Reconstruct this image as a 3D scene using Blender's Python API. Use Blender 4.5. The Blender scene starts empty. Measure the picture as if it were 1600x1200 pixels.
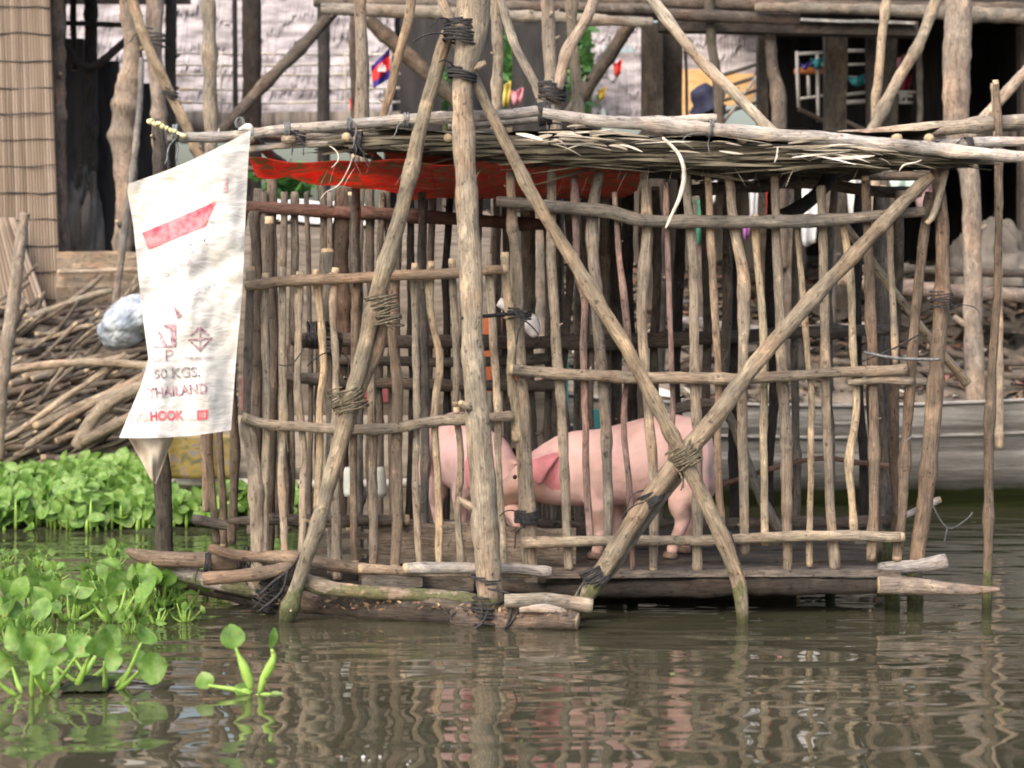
import bpy, math, random
from mathutils import Vector, Matrix, noise
R = math.radians
C = bpy.context.scene.collection
SC = bpy.context.scene

# ---------------------------------------------------------------- camera, sky, sun, exposure
F, EYE, HZ = 3150.0, 1.414, 470.0        # focal length in photo pixels, eye height, horizon row
cam_d = bpy.data.cameras.new('camera'); cam = bpy.data.objects.new('camera', cam_d); C.objects.link(cam)
cam.location = (0, 0, EYE); cam.rotation_euler = (R(90), 0, 0)
cam_d.sensor_width = 36; cam_d.lens = 36*F/1600; cam_d.shift_y = -(600-HZ)/1600
cam_d.clip_end = 3000; cam_d.clip_start = 0.1
cam_d.dof.use_dof = True; cam_d.dof.focus_distance = 9.3; cam_d.dof.aperture_fstop = 2.9
SC.camera = cam
w = bpy.data.worlds.new('World'); SC.world = w; w.use_nodes = True
nt = w.node_tree; bg = nt.nodes['Background']
sky = nt.nodes.new('ShaderNodeTexSky'); sky.sky_type = 'NISHITA'; sky.sun_disc = False
SUN_EL, SUN_AZ = 44, -150
sky.sun_elevation = R(SUN_EL); sky.sun_rotation = R(SUN_AZ); sky.dust_density = 7; sky.air_density = 1.3; sky.ozone_density = 1.0
nt.links.new(sky.outputs[0], bg.inputs[0]); bg.inputs[1].default_value = 0.15
sd = bpy.data.lights.new('sun', 'SUN'); sun = bpy.data.objects.new('sun', sd); C.objects.link(sun)
sd.energy = .6; sd.angle = R(80); sd.color = (1, .975, .95)
_d = Vector((math.cos(R(SUN_EL))*math.sin(R(SUN_AZ)), math.cos(R(SUN_EL))*math.cos(R(SUN_AZ)), math.sin(R(SUN_EL))))
sun.rotation_euler = _d.to_track_quat('Z', 'Y').to_euler()
SC.view_settings.view_transform = 'Standard'; SC.view_settings.look = 'None'
SC.view_settings.exposure = 1.16
SC.cycles.use_denoising = True
SC.cycles.pixel_filter_type = 'BLACKMAN_HARRIS'; SC.cycles.filter_width = 1.9
SC.cycles.max_bounces = 8; SC.cycles.diffuse_bounces = 6; SC.cycles.glossy_bounces = 3

def W(px, py, Y): return Vector(((px-800)/F*Y, Y, EYE+(HZ-py)/F*Y))
rnd = random.Random(7)
def N(x, y=0.0, z=0.0): return noise.noise(Vector((x, y, z)))

# ---------------------------------------------------------------- materials
def mat(name):
    m = bpy.data.materials.new(name); m.use_nodes = True
    t = m.node_tree; return m, t, t.nodes['Principled BSDF']
def node(t, k, **kw):
    n = t.nodes.new(k)
    for a, b in kw.items():
        if a.startswith('i_'):
            key = a[2:]; key = int(key) if key.isdigit() else key
            n.inputs[key].default_value = b
        else: setattr(n, a, b)
    return n
def coord(t, kind, scale):
    if kind == 'tc':
        a = node(t, 'ShaderNodeAttribute', attribute_name='tc'); o = a.outputs['Vector']
    elif kind == 'pos': o = node(t, 'ShaderNodeNewGeometry').outputs['Position']
    else: o = node(t, 'ShaderNodeTexCoord').outputs['Object']
    mp = node(t, 'ShaderNodeMapping'); mp.inputs['Scale'].default_value = scale
    t.links.new(o, mp.inputs['Vector']); return mp.outputs[0]
def noi(t, co, scale=1, detail=4, rough=.6, dist=0):
    n = node(t, 'ShaderNodeTexNoise'); t.links.new(co, n.inputs['Vector'])
    n.inputs['Scale'].default_value = scale; n.inputs['Detail'].default_value = detail
    n.inputs['Roughness'].default_value = rough; n.inputs['Distortion'].default_value = dist
    return n.outputs['Fac']
def ramp(t, fac, stops):
    n = node(t, 'ShaderNodeValToRGB'); cr = n.color_ramp
    while len(cr.elements) < len(stops): cr.elements.new(.5)
    for e, (p, c) in zip(cr.elements, stops):
        e.position = p; e.color = (*c, 1) if len(c) == 3 else c
    t.links.new(fac, n.inputs[0]); return n.outputs[0]
def mix(t, a, b, fac, mode='MIX'):
    n = node(t, 'ShaderNodeMix', data_type='RGBA', blend_type=mode)
    for s, v in ((n.inputs[6], a), (n.inputs[7], b)):
        if isinstance(v, tuple): s.default_value = (*v, 1)
        else: t.links.new(v, s)
    if isinstance(fac, (int, float)): n.inputs[0].default_value = fac
    else: t.links.new(fac, n.inputs[0])
    return n.outputs[2]
def bump(t, b, fac, strength, dist=.01):
    n = node(t, 'ShaderNodeBump'); n.inputs['Strength'].default_value = strength; n.inputs['Distance'].default_value = dist
    t.links.new(fac, n.inputs['Height']); t.links.new(n.outputs[0], b.inputs['Normal'])
def rel(t, co_scale_pairs): pass

def wood_mat(name, wet=False, streak=.55):
    m, t, b = mat(name)
    oi = node(t, 'ShaderNodeObjectInfo')
    base = oi.outputs['Color']
    # an offset per object so that no two sticks share their grain
    at = node(t, 'ShaderNodeAttribute', attribute_name='tc')
    add = node(t, 'ShaderNodeVectorMath', operation='ADD'); t.links.new(at.outputs['Vector'], add.inputs[0])
    mul = node(t, 'ShaderNodeMath', operation='MULTIPLY', i_1=31.0); t.links.new(oi.outputs['Random'], mul.inputs[0])
    t.links.new(mul.outputs[0], add.inputs[1])
    def mp(s):
        q = node(t, 'ShaderNodeMapping'); q.inputs['Scale'].default_value = s; t.links.new(add.outputs[0], q.inputs[0]); return q.outputs[0]
    st = noi(t, mp((150, 150, 12)), 1, 6, .75)
    bl = noi(t, mp((9, 9, 5)), 1, 5, .7, .6)
    kn = noi(t, mp((45, 45, 30)), 1, 4, .65)
    hue = noi(t, mp((6, 6, 3.2)), 1, 3, .6)
    c = mix(t, base, ramp(t, hue, [(.34, (.78, .84, .92)), (.5, (1, 1, 1)), (.66, (1.18, .98, .84))]), .9, 'MULTIPLY')
    c = mix(t, c, ramp(t, bl, [(.32, (.40, .37, .35)), (.45, (.82, .8, .79)), (.56, (1.05, 1.03, 1)), (.66, (1.75, 1.66, 1.5))]), .85, 'MULTIPLY')
    c = mix(t, c, ramp(t, st, [(.3, (.30, .28, .27)), (.5, (.95, .94, .93)), (.75, (1.6, 1.56, 1.5))]), .95, 'MULTIPLY')
    c = mix(t, c, ramp(t, kn, [(.33, (.28, .23, .2)), (.41, (1, 1, 1)), (.8, (1.15, 1.12, 1.08))]), .8, 'MULTIPLY')
    if wet:
        g = node(t, 'ShaderNodeNewGeometry'); sx = node(t, 'ShaderNodeSeparateXYZ'); t.links.new(g.outputs['Position'], sx.inputs[0])
        pn = noi(t, coord(t, 'pos', (9, 9, 9)), 1, 4)
        ad = node(t, 'ShaderNodeMath', operation='MULTIPLY_ADD', i_1=-.5); t.links.new(pn, ad.inputs[0]); t.links.new(sx.outputs[2], ad.inputs[2])
        ad.inputs[1].default_value = -.62
        al = ramp(t, ad.outputs[0], [(0, (.72, .72, .72)), (.03, (0, 0, 0))]); ad.inputs[2].default_value = 0
        sub = node(t, 'ShaderNodeMath', operation='ADD', i_1=.175); t.links.new(ad.outputs[0], sub.inputs[0]); t.links.new(sub.outputs[0], al.node.inputs[0])
        c = mix(t, c, ramp(t, noi(t, coord(t, 'pos', (60, 60, 60)), 1, 3), [(.3, (.03, .045, .01)), (.7, (.15, .20, .03))]), al)
        md = node(t, 'ShaderNodeMapRange', i_1=.0, i_2=.09, i_3=0.0, i_4=1.0); t.links.new(sx.outputs[2], md.inputs[0])
        c = mix(t, mix(t, c, (.30, .31, .26), .95, 'MULTIPLY'), c, md.outputs[0])
    hs_ = node(t, 'ShaderNodeHueSaturation', i_Saturation=.76, i_Value=1.1); t.links.new(c, hs_.inputs['Color']); c = hs_.outputs[0]
    t.links.new(c, b.inputs['Base Color']); b.inputs['Roughness'].default_value = .82; b.inputs['Specular IOR Level'].default_value = .25
    bump(t, b, st, 1.0, .02)
    return m
WOOD = wood_mat('bark_wood'); WETW = wood_mat('waterline_wood', True)
def cut_mat():
    m, t, b = mat('cut_wood'); n = noi(t, coord(t, 'obj', (60, 60, 60)))
    c = ramp(t, n, [(.3, (.26, .19, .12)), (.7, (.50, .40, .27))]); t.links.new(c, b.inputs[0]); b.inputs['Roughness'].default_value = .9; return m
CUT = cut_mat()
def simple(name, c1, c2, scale=(8, 8, 8), rough=.8, kind='obj', bmp=.3, det=4, spec=.3, p=(.35, .65)):
    m, t, b = mat(name); n = noi(t, coord(t, kind, scale), 1, det)
    t.links.new(ramp(t, n, [(p[0], c1), (p[1], c2)]), b.inputs[0]); b.inputs['Roughness'].default_value = rough
    b.inputs['Specular IOR Level'].default_value = spec
    if bmp: bump(t, b, n, bmp, .02)
    return m
ROPE = simple('rope_black', (.012, .012, .014), (.05, .05, .055), (90, 90, 90))
ROPET = simple('rope_fibre', (.05, .042, .03), (.19, .165, .12), (90, 90, 90))
ROPEY = simple('rope_yellow', (.5, .46, .22), (.75, .72, .45), (90, 90, 90))
WIRE = simple('wire', (.08, .09, .10), (.2, .21, .22), (60, 60, 60), .5)
THATCHW = simple('pale_thatch', (.15, .135, .145), (.42, .395, .42), (3.1, 7, 9), .9, 'pos', .8, 8)
THATCHD = simple('roof_thatch', (.045, .04, .028), (.165, .145, .11), (5, 40, 40), .9, 'tc', .6, 5)
THATCHL = simple('dry_leaf', (.34, .30, .24), (.72, .68, .62), (6, 30, 30), .8, 'tc', .3)
DARKW = simple('interior_shade_boards', (.016, .016, .02), (.045, .042, .042), (8, 8, 1.5), .9, 'pos', .3)  # near-black colour carries the shade of the open house interiors
SHADEW = simple('old_boards', (.08, .07, .062), (.23, .20, .175), (14, 14, 1.6), .9, 'pos', .5)
SOIL = simple('bank_soil', (.06, .052, .045), (.22, .19, .16), (5, 5, 9), .95, 'pos', .8, 8)
ROCK = simple('grey_rock', (.07, .065, .06), (.17, .155, .14), (3, 3, 3), .9, 'pos', .6, 6)
def cloth_mat(name, c1, c2, sc=20, trans=.0): 
    m = simple(name, c1, c2, (sc, sc, sc), .75); return m
TARP = None
def red_mat():
    m, t, b = mat('red_printed_cloth')
    a = noi(t, coord(t, 'pos', (7, 5, 7)), 1, 4, .6, .6); v = noi(t, coord(t, 'pos', (13, 9, 13)), 1, 3, .5, 1.2)
    c = ramp(t, a, [(.3, (.60, .06, .035)), (.46, (.88, .15, .08)), (.58, (.78, .06, .05)), (.72, (.90, .40, .30))])
    c = mix(t, c, (.34, .25, .12), ramp(t, v, [(.50, (0, 0, 0)), (.6, (.85, .85, .85))]))
    t.links.new(c, b.inputs[0]); b.inputs['Roughness'].default_value = .6
    tr = node(t, 'ShaderNodeBsdfTranslucent'); t.links.new(c, tr.inputs[0]); mx = node(t, 'ShaderNodeMixShader', i_0=.55)
    t.links.new(b.outputs[0], mx.inputs[1]); t.links.new(tr.outputs[0], mx.inputs[2]); t.links.new(mx.outputs[0], t.nodes['Material Output'].inputs[0])
    return m
RED = red_mat()
def sack_mat():
    m, t, b = mat('woven_white_sack')
    a = noi(t, coord(t, 'tc', (3, 4.5, 1)), 1, 5, .6)
    st = noi(t, coord(t, 'tc', (2.2, 3.6, 9)), 1, 3, .5)
    c = ramp(t, a, [(.28, (.40, .38, .34)), (.45, (.55, .545, .535)), (.7, (.62, .625, .63))])
    c = mix(t, c, (.55, .49, .38), ramp(t, st, [(.56, (0, 0, 0)), (.72, (.6, .6, .6))]))
    t.links.new(c, b.inputs[0]); b.inputs['Roughness'].default_value = .55
    wv = noi(t, coord(t, 'tc', (7, 16, 1)), 1, 5, .6, .8); bump(t, b, wv, .55, .02); return m
SACK = sack_mat()
INKP = simple('print_maroon', (.15, .05, .08), (.5, .38, .42), (55, 55, 55), .7, bmp=0)
INKD = simple('print_dark', (.12, .10, .12), (.42, .4, .42), (60, 60, 60), .7, bmp=0)
INKR = simple('print_red', (.68, .05, .09), (.74, .25, .28), (22, 22, 22), .7, bmp=0)
INKF = simple('print_faded_red', (.55, .2, .24), (.70, .62, .62), (45, 45, 45), .7, bmp=0)
INKG = simple('print_faded_grey', (.3, .3, .36), (.68, .68, .69), (40, 40, 40), .7, bmp=0)
def leaf_mat(name, c1, c2, c3):
    m, t, b = mat(name)
    n = noi(t, coord(t, 'pos', (17, 17, 17)), 1, 4); n2 = noi(t, coord(t, 'pos', (42, 42, 42)), 1, 3)
    c = ramp(t, n, [(.3, c1), (.52, c2), (.75, c3)])
    c = mix(t, c, (.30, .24, .07), ramp(t, n2, [(.62, (0, 0, 0)), (.70, (.85, .85, .85))]))
    t.links.new(c, b.inputs[0]); b.inputs['Roughness'].default_value = .28; bump(t, b, noi(t, coord(t, 'tc', (1.5, 22, 1)), 1, 2), .5, .004)
    tr = node(t, 'ShaderNodeBsdfTranslucent'); t.links.new(c, tr.inputs[0]); mx = node(t, 'ShaderNodeMixShader', i_0=.35)
    t.links.new(b.outputs[0], mx.inputs[1]); t.links.new(tr.outputs[0], mx.inputs[2]); t.links.new(mx.outputs[0], t.nodes['Material Output'].inputs[0])
    return m
LEAF = leaf_mat('hyacinth_leaf', (.07, .16, .03), (.17, .33, .06), (.36, .50, .20))
STALK = leaf_mat('hyacinth_stalk', (.2, .38, .06), (.36, .58, .12), (.45, .66, .2))
BUSH = leaf_mat('bush_leaf', (.03, .09, .02), (.06, .18, .04), (.12, .28, .06))
MESHG = simple('root_mat', (.015, .018, .010), (.04, .055, .02), (12, 12, 12), .9, 'pos')

# ---------------------------------------------------------------- mesh builder
ORG = {}
def tag(o, label=None, cat=None, group=None, kind=None):
    if label: o['label'] = label
    if cat: o['category'] = cat
    if group: o['group'] = group
    if kind: o['kind'] = kind
    return o
def thing(name, label, cat, loc=(0, 0, 0), group=None):
    o = bpy.data.objects.new(name, None); C.objects.link(o); o.location = loc; ORG[o.name] = Vector(loc)
    o.empty_display_size = .1
    return tag(o, label, cat, group)
def frame(d, prev=None):
    d = d.normalized()
    if prev is None: prev = Vector((0, -1, 0)) if abs(d.y) < .8 else Vector((1, 0, 0))
    u = (prev - d*prev.dot(d)).normalized(); return u, d.cross(u)
def catmull(P, step):
    out = []
    n = len(P)
    for i in range(n-1):
        p0, p1, p2, p3 = P[max(i-1, 0)], P[i], P[i+1], P[min(i+2, n-1)]
        k = max(1, int(math.ceil((p2[0]-p1[0]).length/step)))
        for j in range(k):
            t = j/k
            f = lambda a, b, c, d: .5*((2*b)+(c-a)*t+(2*a-5*b+4*c-d)*t*t+(3*b-a-3*c+d)*t*t*t)
            out.append((f(p0[0], p1[0], p2[0], p3[0]), p1[1]+(p2[1]-p1[1])*t))
    out.append(P[-1]); return out
class MB:
    def __init__(s): s.v, s.f, s.tc, s.mi = [], [], [], []
    def tube(s, pts, rad, sides=8, step=.07, wob=.0, rv=.08, cap=1, mi=0, seed=None, bamboo=0, flat=1, knots=0):
        """pts: vectors; rad: number or list. A crooked tapering stick or rope."""
        sd = rnd.random()*100 if seed is None else seed
        if not isinstance(rad, (list, tuple)): rad = [rad]*len(pts)
        P = catmull([(p, r) for p, r in zip(pts, rad)], step)
        L = 0; prev = None; b0 = len(s.v); n = len(P)
        kn = [rnd.random() for _ in range(knots)]; ok_ = n > 8 and max(rad) < .029; tips = [rnd.random() < .4 and ok_, rnd.random() < .4 and ok_]
        for i, (p, r) in enumerate(P):
            d = (P[min(i+1, n-1)][0]-P[max(i-1, 0)][0])
            if i: L += (p-P[i-1][0]).length
            u, v = frame(d, prev); prev = u
            q = p + (u*N(L*3.1, sd) + v*N(L*3.1, sd+7))*wob*2 + (u*N(L*9, sd+3) + v*N(L*9, sd+5))*wob*.6
            rr = r*(1+rv*2*N(L*7, sd+11))
            for k in kn:
                rr *= 1+.2*math.exp(-((i/(n-1)-k)*n*.9)**2)
            if bamboo:
                ph = (L % bamboo)/bamboo
                rr *= 1+.13*math.exp(-((min(ph, 1-ph)*bamboo/.018)**2))
            if cap and (i == 0 or i == n-1): rr *= .9
            for k in range(sides):
                a = 2*math.pi*k/sides; lump = 1+.09*N(math.cos(a)*1.3+sd, math.sin(a)*1.3, L*5)+.09*N(math.cos(a)*2.2+sd, math.sin(a)*2.2, L*19)
                s.v.append(q+(u*math.cos(a)*flat+v*math.sin(a))*rr*lump)
                s.tc.append((math.cos(a)*r, math.sin(a)*r, L))
        for i in range(n-1):
            for k in range(sides):
                a = b0+i*sides+k; b = b0+i*sides+(k+1) % sides
                s.f.append((a, b, b+sides, a+sides)); s.mi.append(1 if tips[0 if i == 0 else 1] and i in (0, n-2) and cap == 1 else mi)
        if cap:
            s.f.append(tuple(b0+k for k in reversed(range(sides)))); s.mi.append(cap if cap < 9 else mi)
            s.f.append(tuple(b0+(n-1)*sides+k for k in range(sides))); s.mi.append(cap if cap < 9 else mi)
    def stub(s, p, d, r, l, mi=0):
        s.tube([p, p+d.normalized()*l], [r, r*.6], 6, .05, 0, 0, 1, mi)
    def box(s, lo, hi, mi=0, jit=0, M=None):
        b = len(s.v); 
        for z in (lo[2], hi[2]):
            for x, y in ((lo[0], lo[1]), (hi[0], lo[1]), (hi[0], hi[1]), (lo[0], hi[1])):
                p = Vector((x+rnd.uniform(-jit, jit), y+rnd.uniform(-jit, jit), z+rnd.uniform(-jit, jit)))
                s.v.append(M @ p if M else p); s.tc.append((x, y, z))
        for q in ((0, 3, 2, 1), (4, 5, 6, 7), (0, 1, 5, 4), (1, 2, 6, 5), (2, 3, 7, 6), (3, 0, 4, 7)):
            s.f.append(tuple(b+k for k in q)); s.mi.append(mi)
    def board(s, a, b, wv, tv, mi=0, seg=8, jag=.0):
        """a plank from a to b, wv = half width vector, tv = thickness vector, slightly warped"""
        sd = rnd.random()*50; b0 = len(s.v); L = (b-a).length
        for i in range(seg+1):
            t = i/seg; c = a.lerp(b, t)+tv.normalized()*N(t*3, sd)*jag*.6+wv.normalized()*N(t*4, sd+4)*jag
            k = 1+N(t*5, sd+9)*.12*(jag > 0)
            for sx, sy in ((-1, 0), (1, 0), (1, 1), (-1, 1)):
                s.v.append(c+wv*sx*k+tv*sy); s.tc.append((sx*wv.length, sy*tv.length, t*L))
        for i in range(seg):
            for k in range(4):
                p = b0+i*4+k; q = b0+i*4+(k+1) % 4
                s.f.append((p, q, q+4, p+4)); s.mi.append(mi)
        s.f.append((b0+3, b0+2, b0+1, b0)); s.mi.append(mi); e = b0+seg*4; s.f.append((e, e+1, e+2, e+3)); s.mi.append(mi)
    def grid(s, fn, nu, nv, mi=0, closed=False):
        b = len(s.v)
        for j in range(nv+1):
            for i in range(nu+1):
                p, tc = fn(i/nu, j/nv); s.v.append(p); s.tc.append(tc)
        for j in range(nv):
            for i in range(nu):
                a = b+j*(nu+1)+i; s.f.append((a, a+nu+1, a+nu+2, a+1)); s.mi.append(mi)
    def poly(s, pts, mi=0):
        b = len(s.v); s.v += pts; s.tc += [tuple(p) for p in pts]; s.f.append(tuple(range(b, b+len(pts)))); s.mi.append(mi)
    def build(s, name, mats, parent=None, col=None, smooth=True, loc=None, solid=0, subs=0):
        me = bpy.data.meshes.new(name)
        if parent is not None: o0 = ORG[parent.name]
        elif loc is not None: o0 = Vector(loc)
        else:
            zm = min(s.v, key=lambda p: p.z); o0 = Vector(zm)
        me.from_pydata([tuple(Vector(p)-o0) for p in s.v], [], s.f)
        a = me.attributes.new('tc', 'FLOAT_VECTOR', 'POINT'); a.data.foreach_set('vector', [c for q in s.tc for c in q])
        for m in (mats if isinstance(mats, (list, tuple)) else [mats]): me.materials.append(m)
        me.polygons.foreach_set('material_index', s.mi); me.polygons.foreach_set('use_smooth', [smooth]*len(s.f)); me.update()
        o = bpy.data.objects.new(name, me); C.objects.link(o)
        if parent is not None: o.parent = parent; ORG[o.name] = Vector(o0)
        else: o.location = o0; ORG[o.name] = Vector(o0)
        if col: o.color = (*col, 1)
        if solid:
            md = o.modifiers.new('thickness', 'SOLIDIFY'); md.thickness = solid; md.offset = 0
        return o
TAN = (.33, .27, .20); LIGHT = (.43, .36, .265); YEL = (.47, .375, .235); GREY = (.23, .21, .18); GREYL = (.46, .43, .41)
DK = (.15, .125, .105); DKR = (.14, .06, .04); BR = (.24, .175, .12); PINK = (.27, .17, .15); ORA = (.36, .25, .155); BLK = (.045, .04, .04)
def stick(pp, r, col=TAN, Y=9.1, name='slat', parent=None, m=None, bamboo=0, wob=None, sides=10, knots=None, step=.035, ret=False, jc=.14, rv=.055, capm=CUT):
    """pp: (px,py[,Y]) points of the photo turned into world points at their own distance, r: radius in photo pixels (number or list)"""
    pts = [W(q[0], q[1], q[2] if len(q) > 2 else Y) for q in pp]
    Ys = [q[2] if len(q) > 2 else Y for q in pp]
    rr = [a*y/F for a, y in zip(r if isinstance(r, (list, tuple)) else [r]*len(pp), Ys)]
    b = MB(); L = sum((pts[i+1]-pts[i]).length for i in range(len(pts)-1))
    b.tube(pts, rr, sides, step, wob if wob is not None else .004, rv, 1, 0, None, bamboo, 1, int(L*2.5) if knots is None else knots)
    if not bamboo and L > .4:
        for _ in range(int(L*1.2)):
            i = rnd.randrange(len(pts)-1); t = rnd.random(); p = pts[i].lerp(pts[i+1], t); a = rnd.uniform(0, 6.28)
            d = Vector((math.cos(a), math.sin(a)*.6-.4, .5)); b.stub(p+d.normalized()*rr[0]*.5, d, rr[0]*.32, rr[0]*rnd.uniform(.9, 1.5))
    k = 1+rnd.uniform(-jc, jc)
    o = b.build(name, [m or WOOD, capm], parent, tuple(c*k for c in col))
    return o
def lash(px, py, Y, dpx, dpy, r, turns=5, wr=.006, parent=None, m=None, spread=1.0, loose=2, name='lashing', dY=0):
    """rope turns wound round a pole that runs along (dpx,dpy) there"""
    c = W(px, py, Y); ax = Vector((dpx, dY, -dpy)).normalized(); u, v = frame(ax); R0 = r*Y/F
    b = MB(); pts = []; turns = int(turns*1.6)+1; wr *= .85; spread *= .72
    n = turns*9
    for i in range(n+1):
        a = i/9*2*math.pi; s_ = (i/n-.5)*spread*R0*2.2+N(i*.22, px)*R0*.55
        pts.append(c+(u*math.cos(a)+v*math.sin(a))*(R0*(1.06+.1*N(i*.5, py))+wr)+ax*s_)
    b.tube(pts, wr, 5, .03, 0, 0, 9)
    for k in range(loose):
        p = pts[rnd.randrange(len(pts))]; q = [p]
        d = Vector((rnd.uniform(-1, 1), -.4, rnd.uniform(-.8, .4))).normalized()
        for j in range(4): q.append(q[-1]+d*.035*rnd.uniform(.6, 1.4)); d = (d+Vector((rnd.uniform(-.6, .6), 0, -.35))).normalized()
        b.tube(q, wr*.7, 4, .03, 0, 0, 9)
    return b.build(name, [m or ROPE], parent)

# ---------------------------------------------------------------- the ground and the water
def gz(x, y):
    px = x/y*F+800
    left = max(0, min(1, (520-px)/160))
    s0 = 15.0*(1-left)+14.35*left; s1 = 20.5*(1-left)+16.0*left; top = 1.75*(1-left)+1.28*left
    t = (y-s0)/(s1-s0)
    z = -1.2+1.25*max(0, min(1, (y-s0+2.2)/2.2)) if t < 0 else .05+top*min(1, t)**.9
    return z+(N(x*1.3, y*1.3)*.12+N(x*4, y*4)*.05)*(1 if t > 0 else .2)
b = MB()
xs = [-400, -120, -50, -20, -12]+[-9+.16*i for i in range(113)]+[12, 20, 50, 120, 400]
ys = [-60, 0, 6, 10, 12, 13]+[13.4+.16*i for i in range(60)]+[24, 28, 40, 80, 200, 600, 1500]
for y in ys:
    for x in xs:
        z = gz(x, y) if 11 < y < 30 and abs(x) < 13 else (-1.4 if y < 13 else 1.8+N(x*.05, y*.05))
        if y <= 13: z = -1.4
        b.v.append(Vector((x, y, z))); b.tc.append((x, y, z))
for j in range(len(ys)-1):
    for i in range(len(xs)-1):
        a = j*len(xs)+i; b.f.append((a, a+1, a+len(xs)+1, a+len(xs))); b.mi.append(0)
tag(b.build('ground', [SOIL], loc=(0, 0, 0)), kind='structure')

def water_mat():
    m, t, b = mat('river_water')
    n1 = noi(t, coord(t, 'pos', (1.7, 3.1, 1)), 1, 1, .4, .5)
    n2 = noi(t, coord(t, 'pos', (2.2, 11, 1)), 1, 2, .45, .3)
    wv = node(t, 'ShaderNodeTexWave', wave_type='RINGS', rings_direction='SPHERICAL'); t.links.new(coord(t, 'pos', (1, 1, 1)), wv.inputs[0])
    mp = wv.inputs[0].links[0].from_node; mp.inputs['Location'].default_value = (-.25, -6.35, 0)
    wv.inputs['Scale'].default_value = 1.6; wv.inputs['Distortion'].default_value = 1.6; wv.inputs['Detail'].default_value = 1
    sp = node(t, 'ShaderNodeSeparateXYZ'); t.links.new(node(t, 'ShaderNodeNewGeometry').outputs['Position'], sp.inputs[0])
    fine = node(t, 'ShaderNodeMapRange', i_1=6.8, i_2=8.4, i_3=.02, i_4=.17); t.links.new(sp.outputs[1], fine.inputs[0])
    f1 = node(t, 'ShaderNodeMath', operation='MULTIPLY'); t.links.new(n2, f1.inputs[0]); t.links.new(fine.outputs[0], f1.inputs[1])
    s = node(t, 'ShaderNodeMath', operation='MULTIPLY_ADD', i_1=.8); t.links.new(n1, s.inputs[0]); t.links.new(f1.outputs[0], s.inputs[2])
    n3 = noi(t, coord(t, 'pos', (.45, 4.2, 1)), 1, 1, .4, .2)
    s3 = node(t, 'ShaderNodeMath', operation='MULTIPLY_ADD', i_1=.45); t.links.new(n3, s3.inputs[0]); t.links.new(s.outputs[0], s3.inputs[2])
    s2 = node(t, 'ShaderNodeMath', operation='MULTIPLY_ADD', i_1=.03); t.links.new(wv.outputs['Fac'], s2.inputs[0]); t.links.new(s3.outputs[0], s2.inputs[2])
    bump(t, b, s2.outputs[0], 1.0, .022)
    pn = noi(t, coord(t, 'pos', (.8, .8, 1)), 1, 3)
    t.links.new(ramp(t, pn, [(.3, (.034, .034, .021)), (.7, (.053, .051, .034))]), b.inputs[0])
    b.inputs['Roughness'].default_value = .015; b.inputs['IOR'].default_value = 1.40; b.inputs['Specular IOR Level'].default_value = 1.0
    return m
b = MB()
wx = [-400, -60, -10, 10, 60, 400]; wy = [-200, -20, 4, 10, 16, 19]
for y in wy:
    for x in wx: b.v.append(Vector((x, y, 0))); b.tc.append((x, y, 0))
for j in range(5):
    for i in range(5):
        a = j*6+i; b.f.append((a, a+1, a+7, a+6)); b.mi.append(0)
tag(b.build('water', [water_mat()], loc=(0, 0, 0)), kind='structure')

# ---------------------------------------------------------------- the pig pen
pen = thing('pig_pen', 'stick-walled pig pen standing on poles in the river with a thatched pole roof', 'pig pen', W(930, 965, 9.2))
def S(pp, r, col, Y=9.12, name='slat', **k): return stick(pp, r, col, Y, name, pen, **k)
FL = [([(392, 416), (388, 560), (384, 660)], 7, TAN), ([(384, 650), (398, 740), (404, 820), (402, 888), (408, 935)], [9, 13, 13, 11, 9], TAN),
 ([(415, 426), (413, 520), (416, 650), (412, 868)], 6.5, LIGHT), ([(442, 417), (441, 520), (443, 650), (439, 750), (446, 872)], 6.5, LIGHT),
 ([(468, 424), (466, 600), (474, 720), (470, 886)], 6.5, LIGHT), ([(494, 421), (503, 520), (507, 580), (499, 640), (498, 700), (496, 795)], 6.5, YEL),
 ([(524, 418), (520, 500), (525, 560), (523, 640), (522, 700), (527, 905)], [7, 6, 6, 6, 8, 9], TAN),
 ([(557, 433), (553, 640), (552, 790), (556, 882)], 6.5, BR), ([(583, 520), (580, 600), (583, 760), (584, 886)], 7.5, TAN),
 ([(615, 425), (613, 520), (620, 600), (621, 700), (618, 888)], [7, 8, 10, 10, 9], BR), ([(647, 411), (648, 500), (650, 640), (649, 760), (656, 884)], 6, LIGHT),
 ([(674, 408), (674, 480), (686, 560), (680, 640), (684, 760), (687, 884)], 6.5, YEL), ([(706, 404), (710, 480), (714, 560), (712, 634)], 6, TAN),
 ([(714, 636), (719, 720), (716, 800), (722, 886)], 6, TAN), ([(763, 397), (768, 500), (774, 590), (778, 648), (780, 720), (790, 888)], [7, 7, 7, 7, 6, 6], LIGHT),
 ([(790, 394), (796, 500), (800, 540), (797, 580), (806, 640), (808, 690)], [8, 7, 7, 7, 8, 9], YEL), ([(812, 680), (818, 760), (822, 890)], [9, 8, 8], TAN)]
for pp, r, c in FL: S(pp, [q*.9 for q in r] if isinstance(r, list) else r*.9, c, 9.12+rnd.uniform(-.012, .012), knots=4)
S([(510, 388, 9.3), (512, 520, 9.3), (518, 700, 9.3), (520, 900, 9.3)], 9, GREY)
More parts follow.
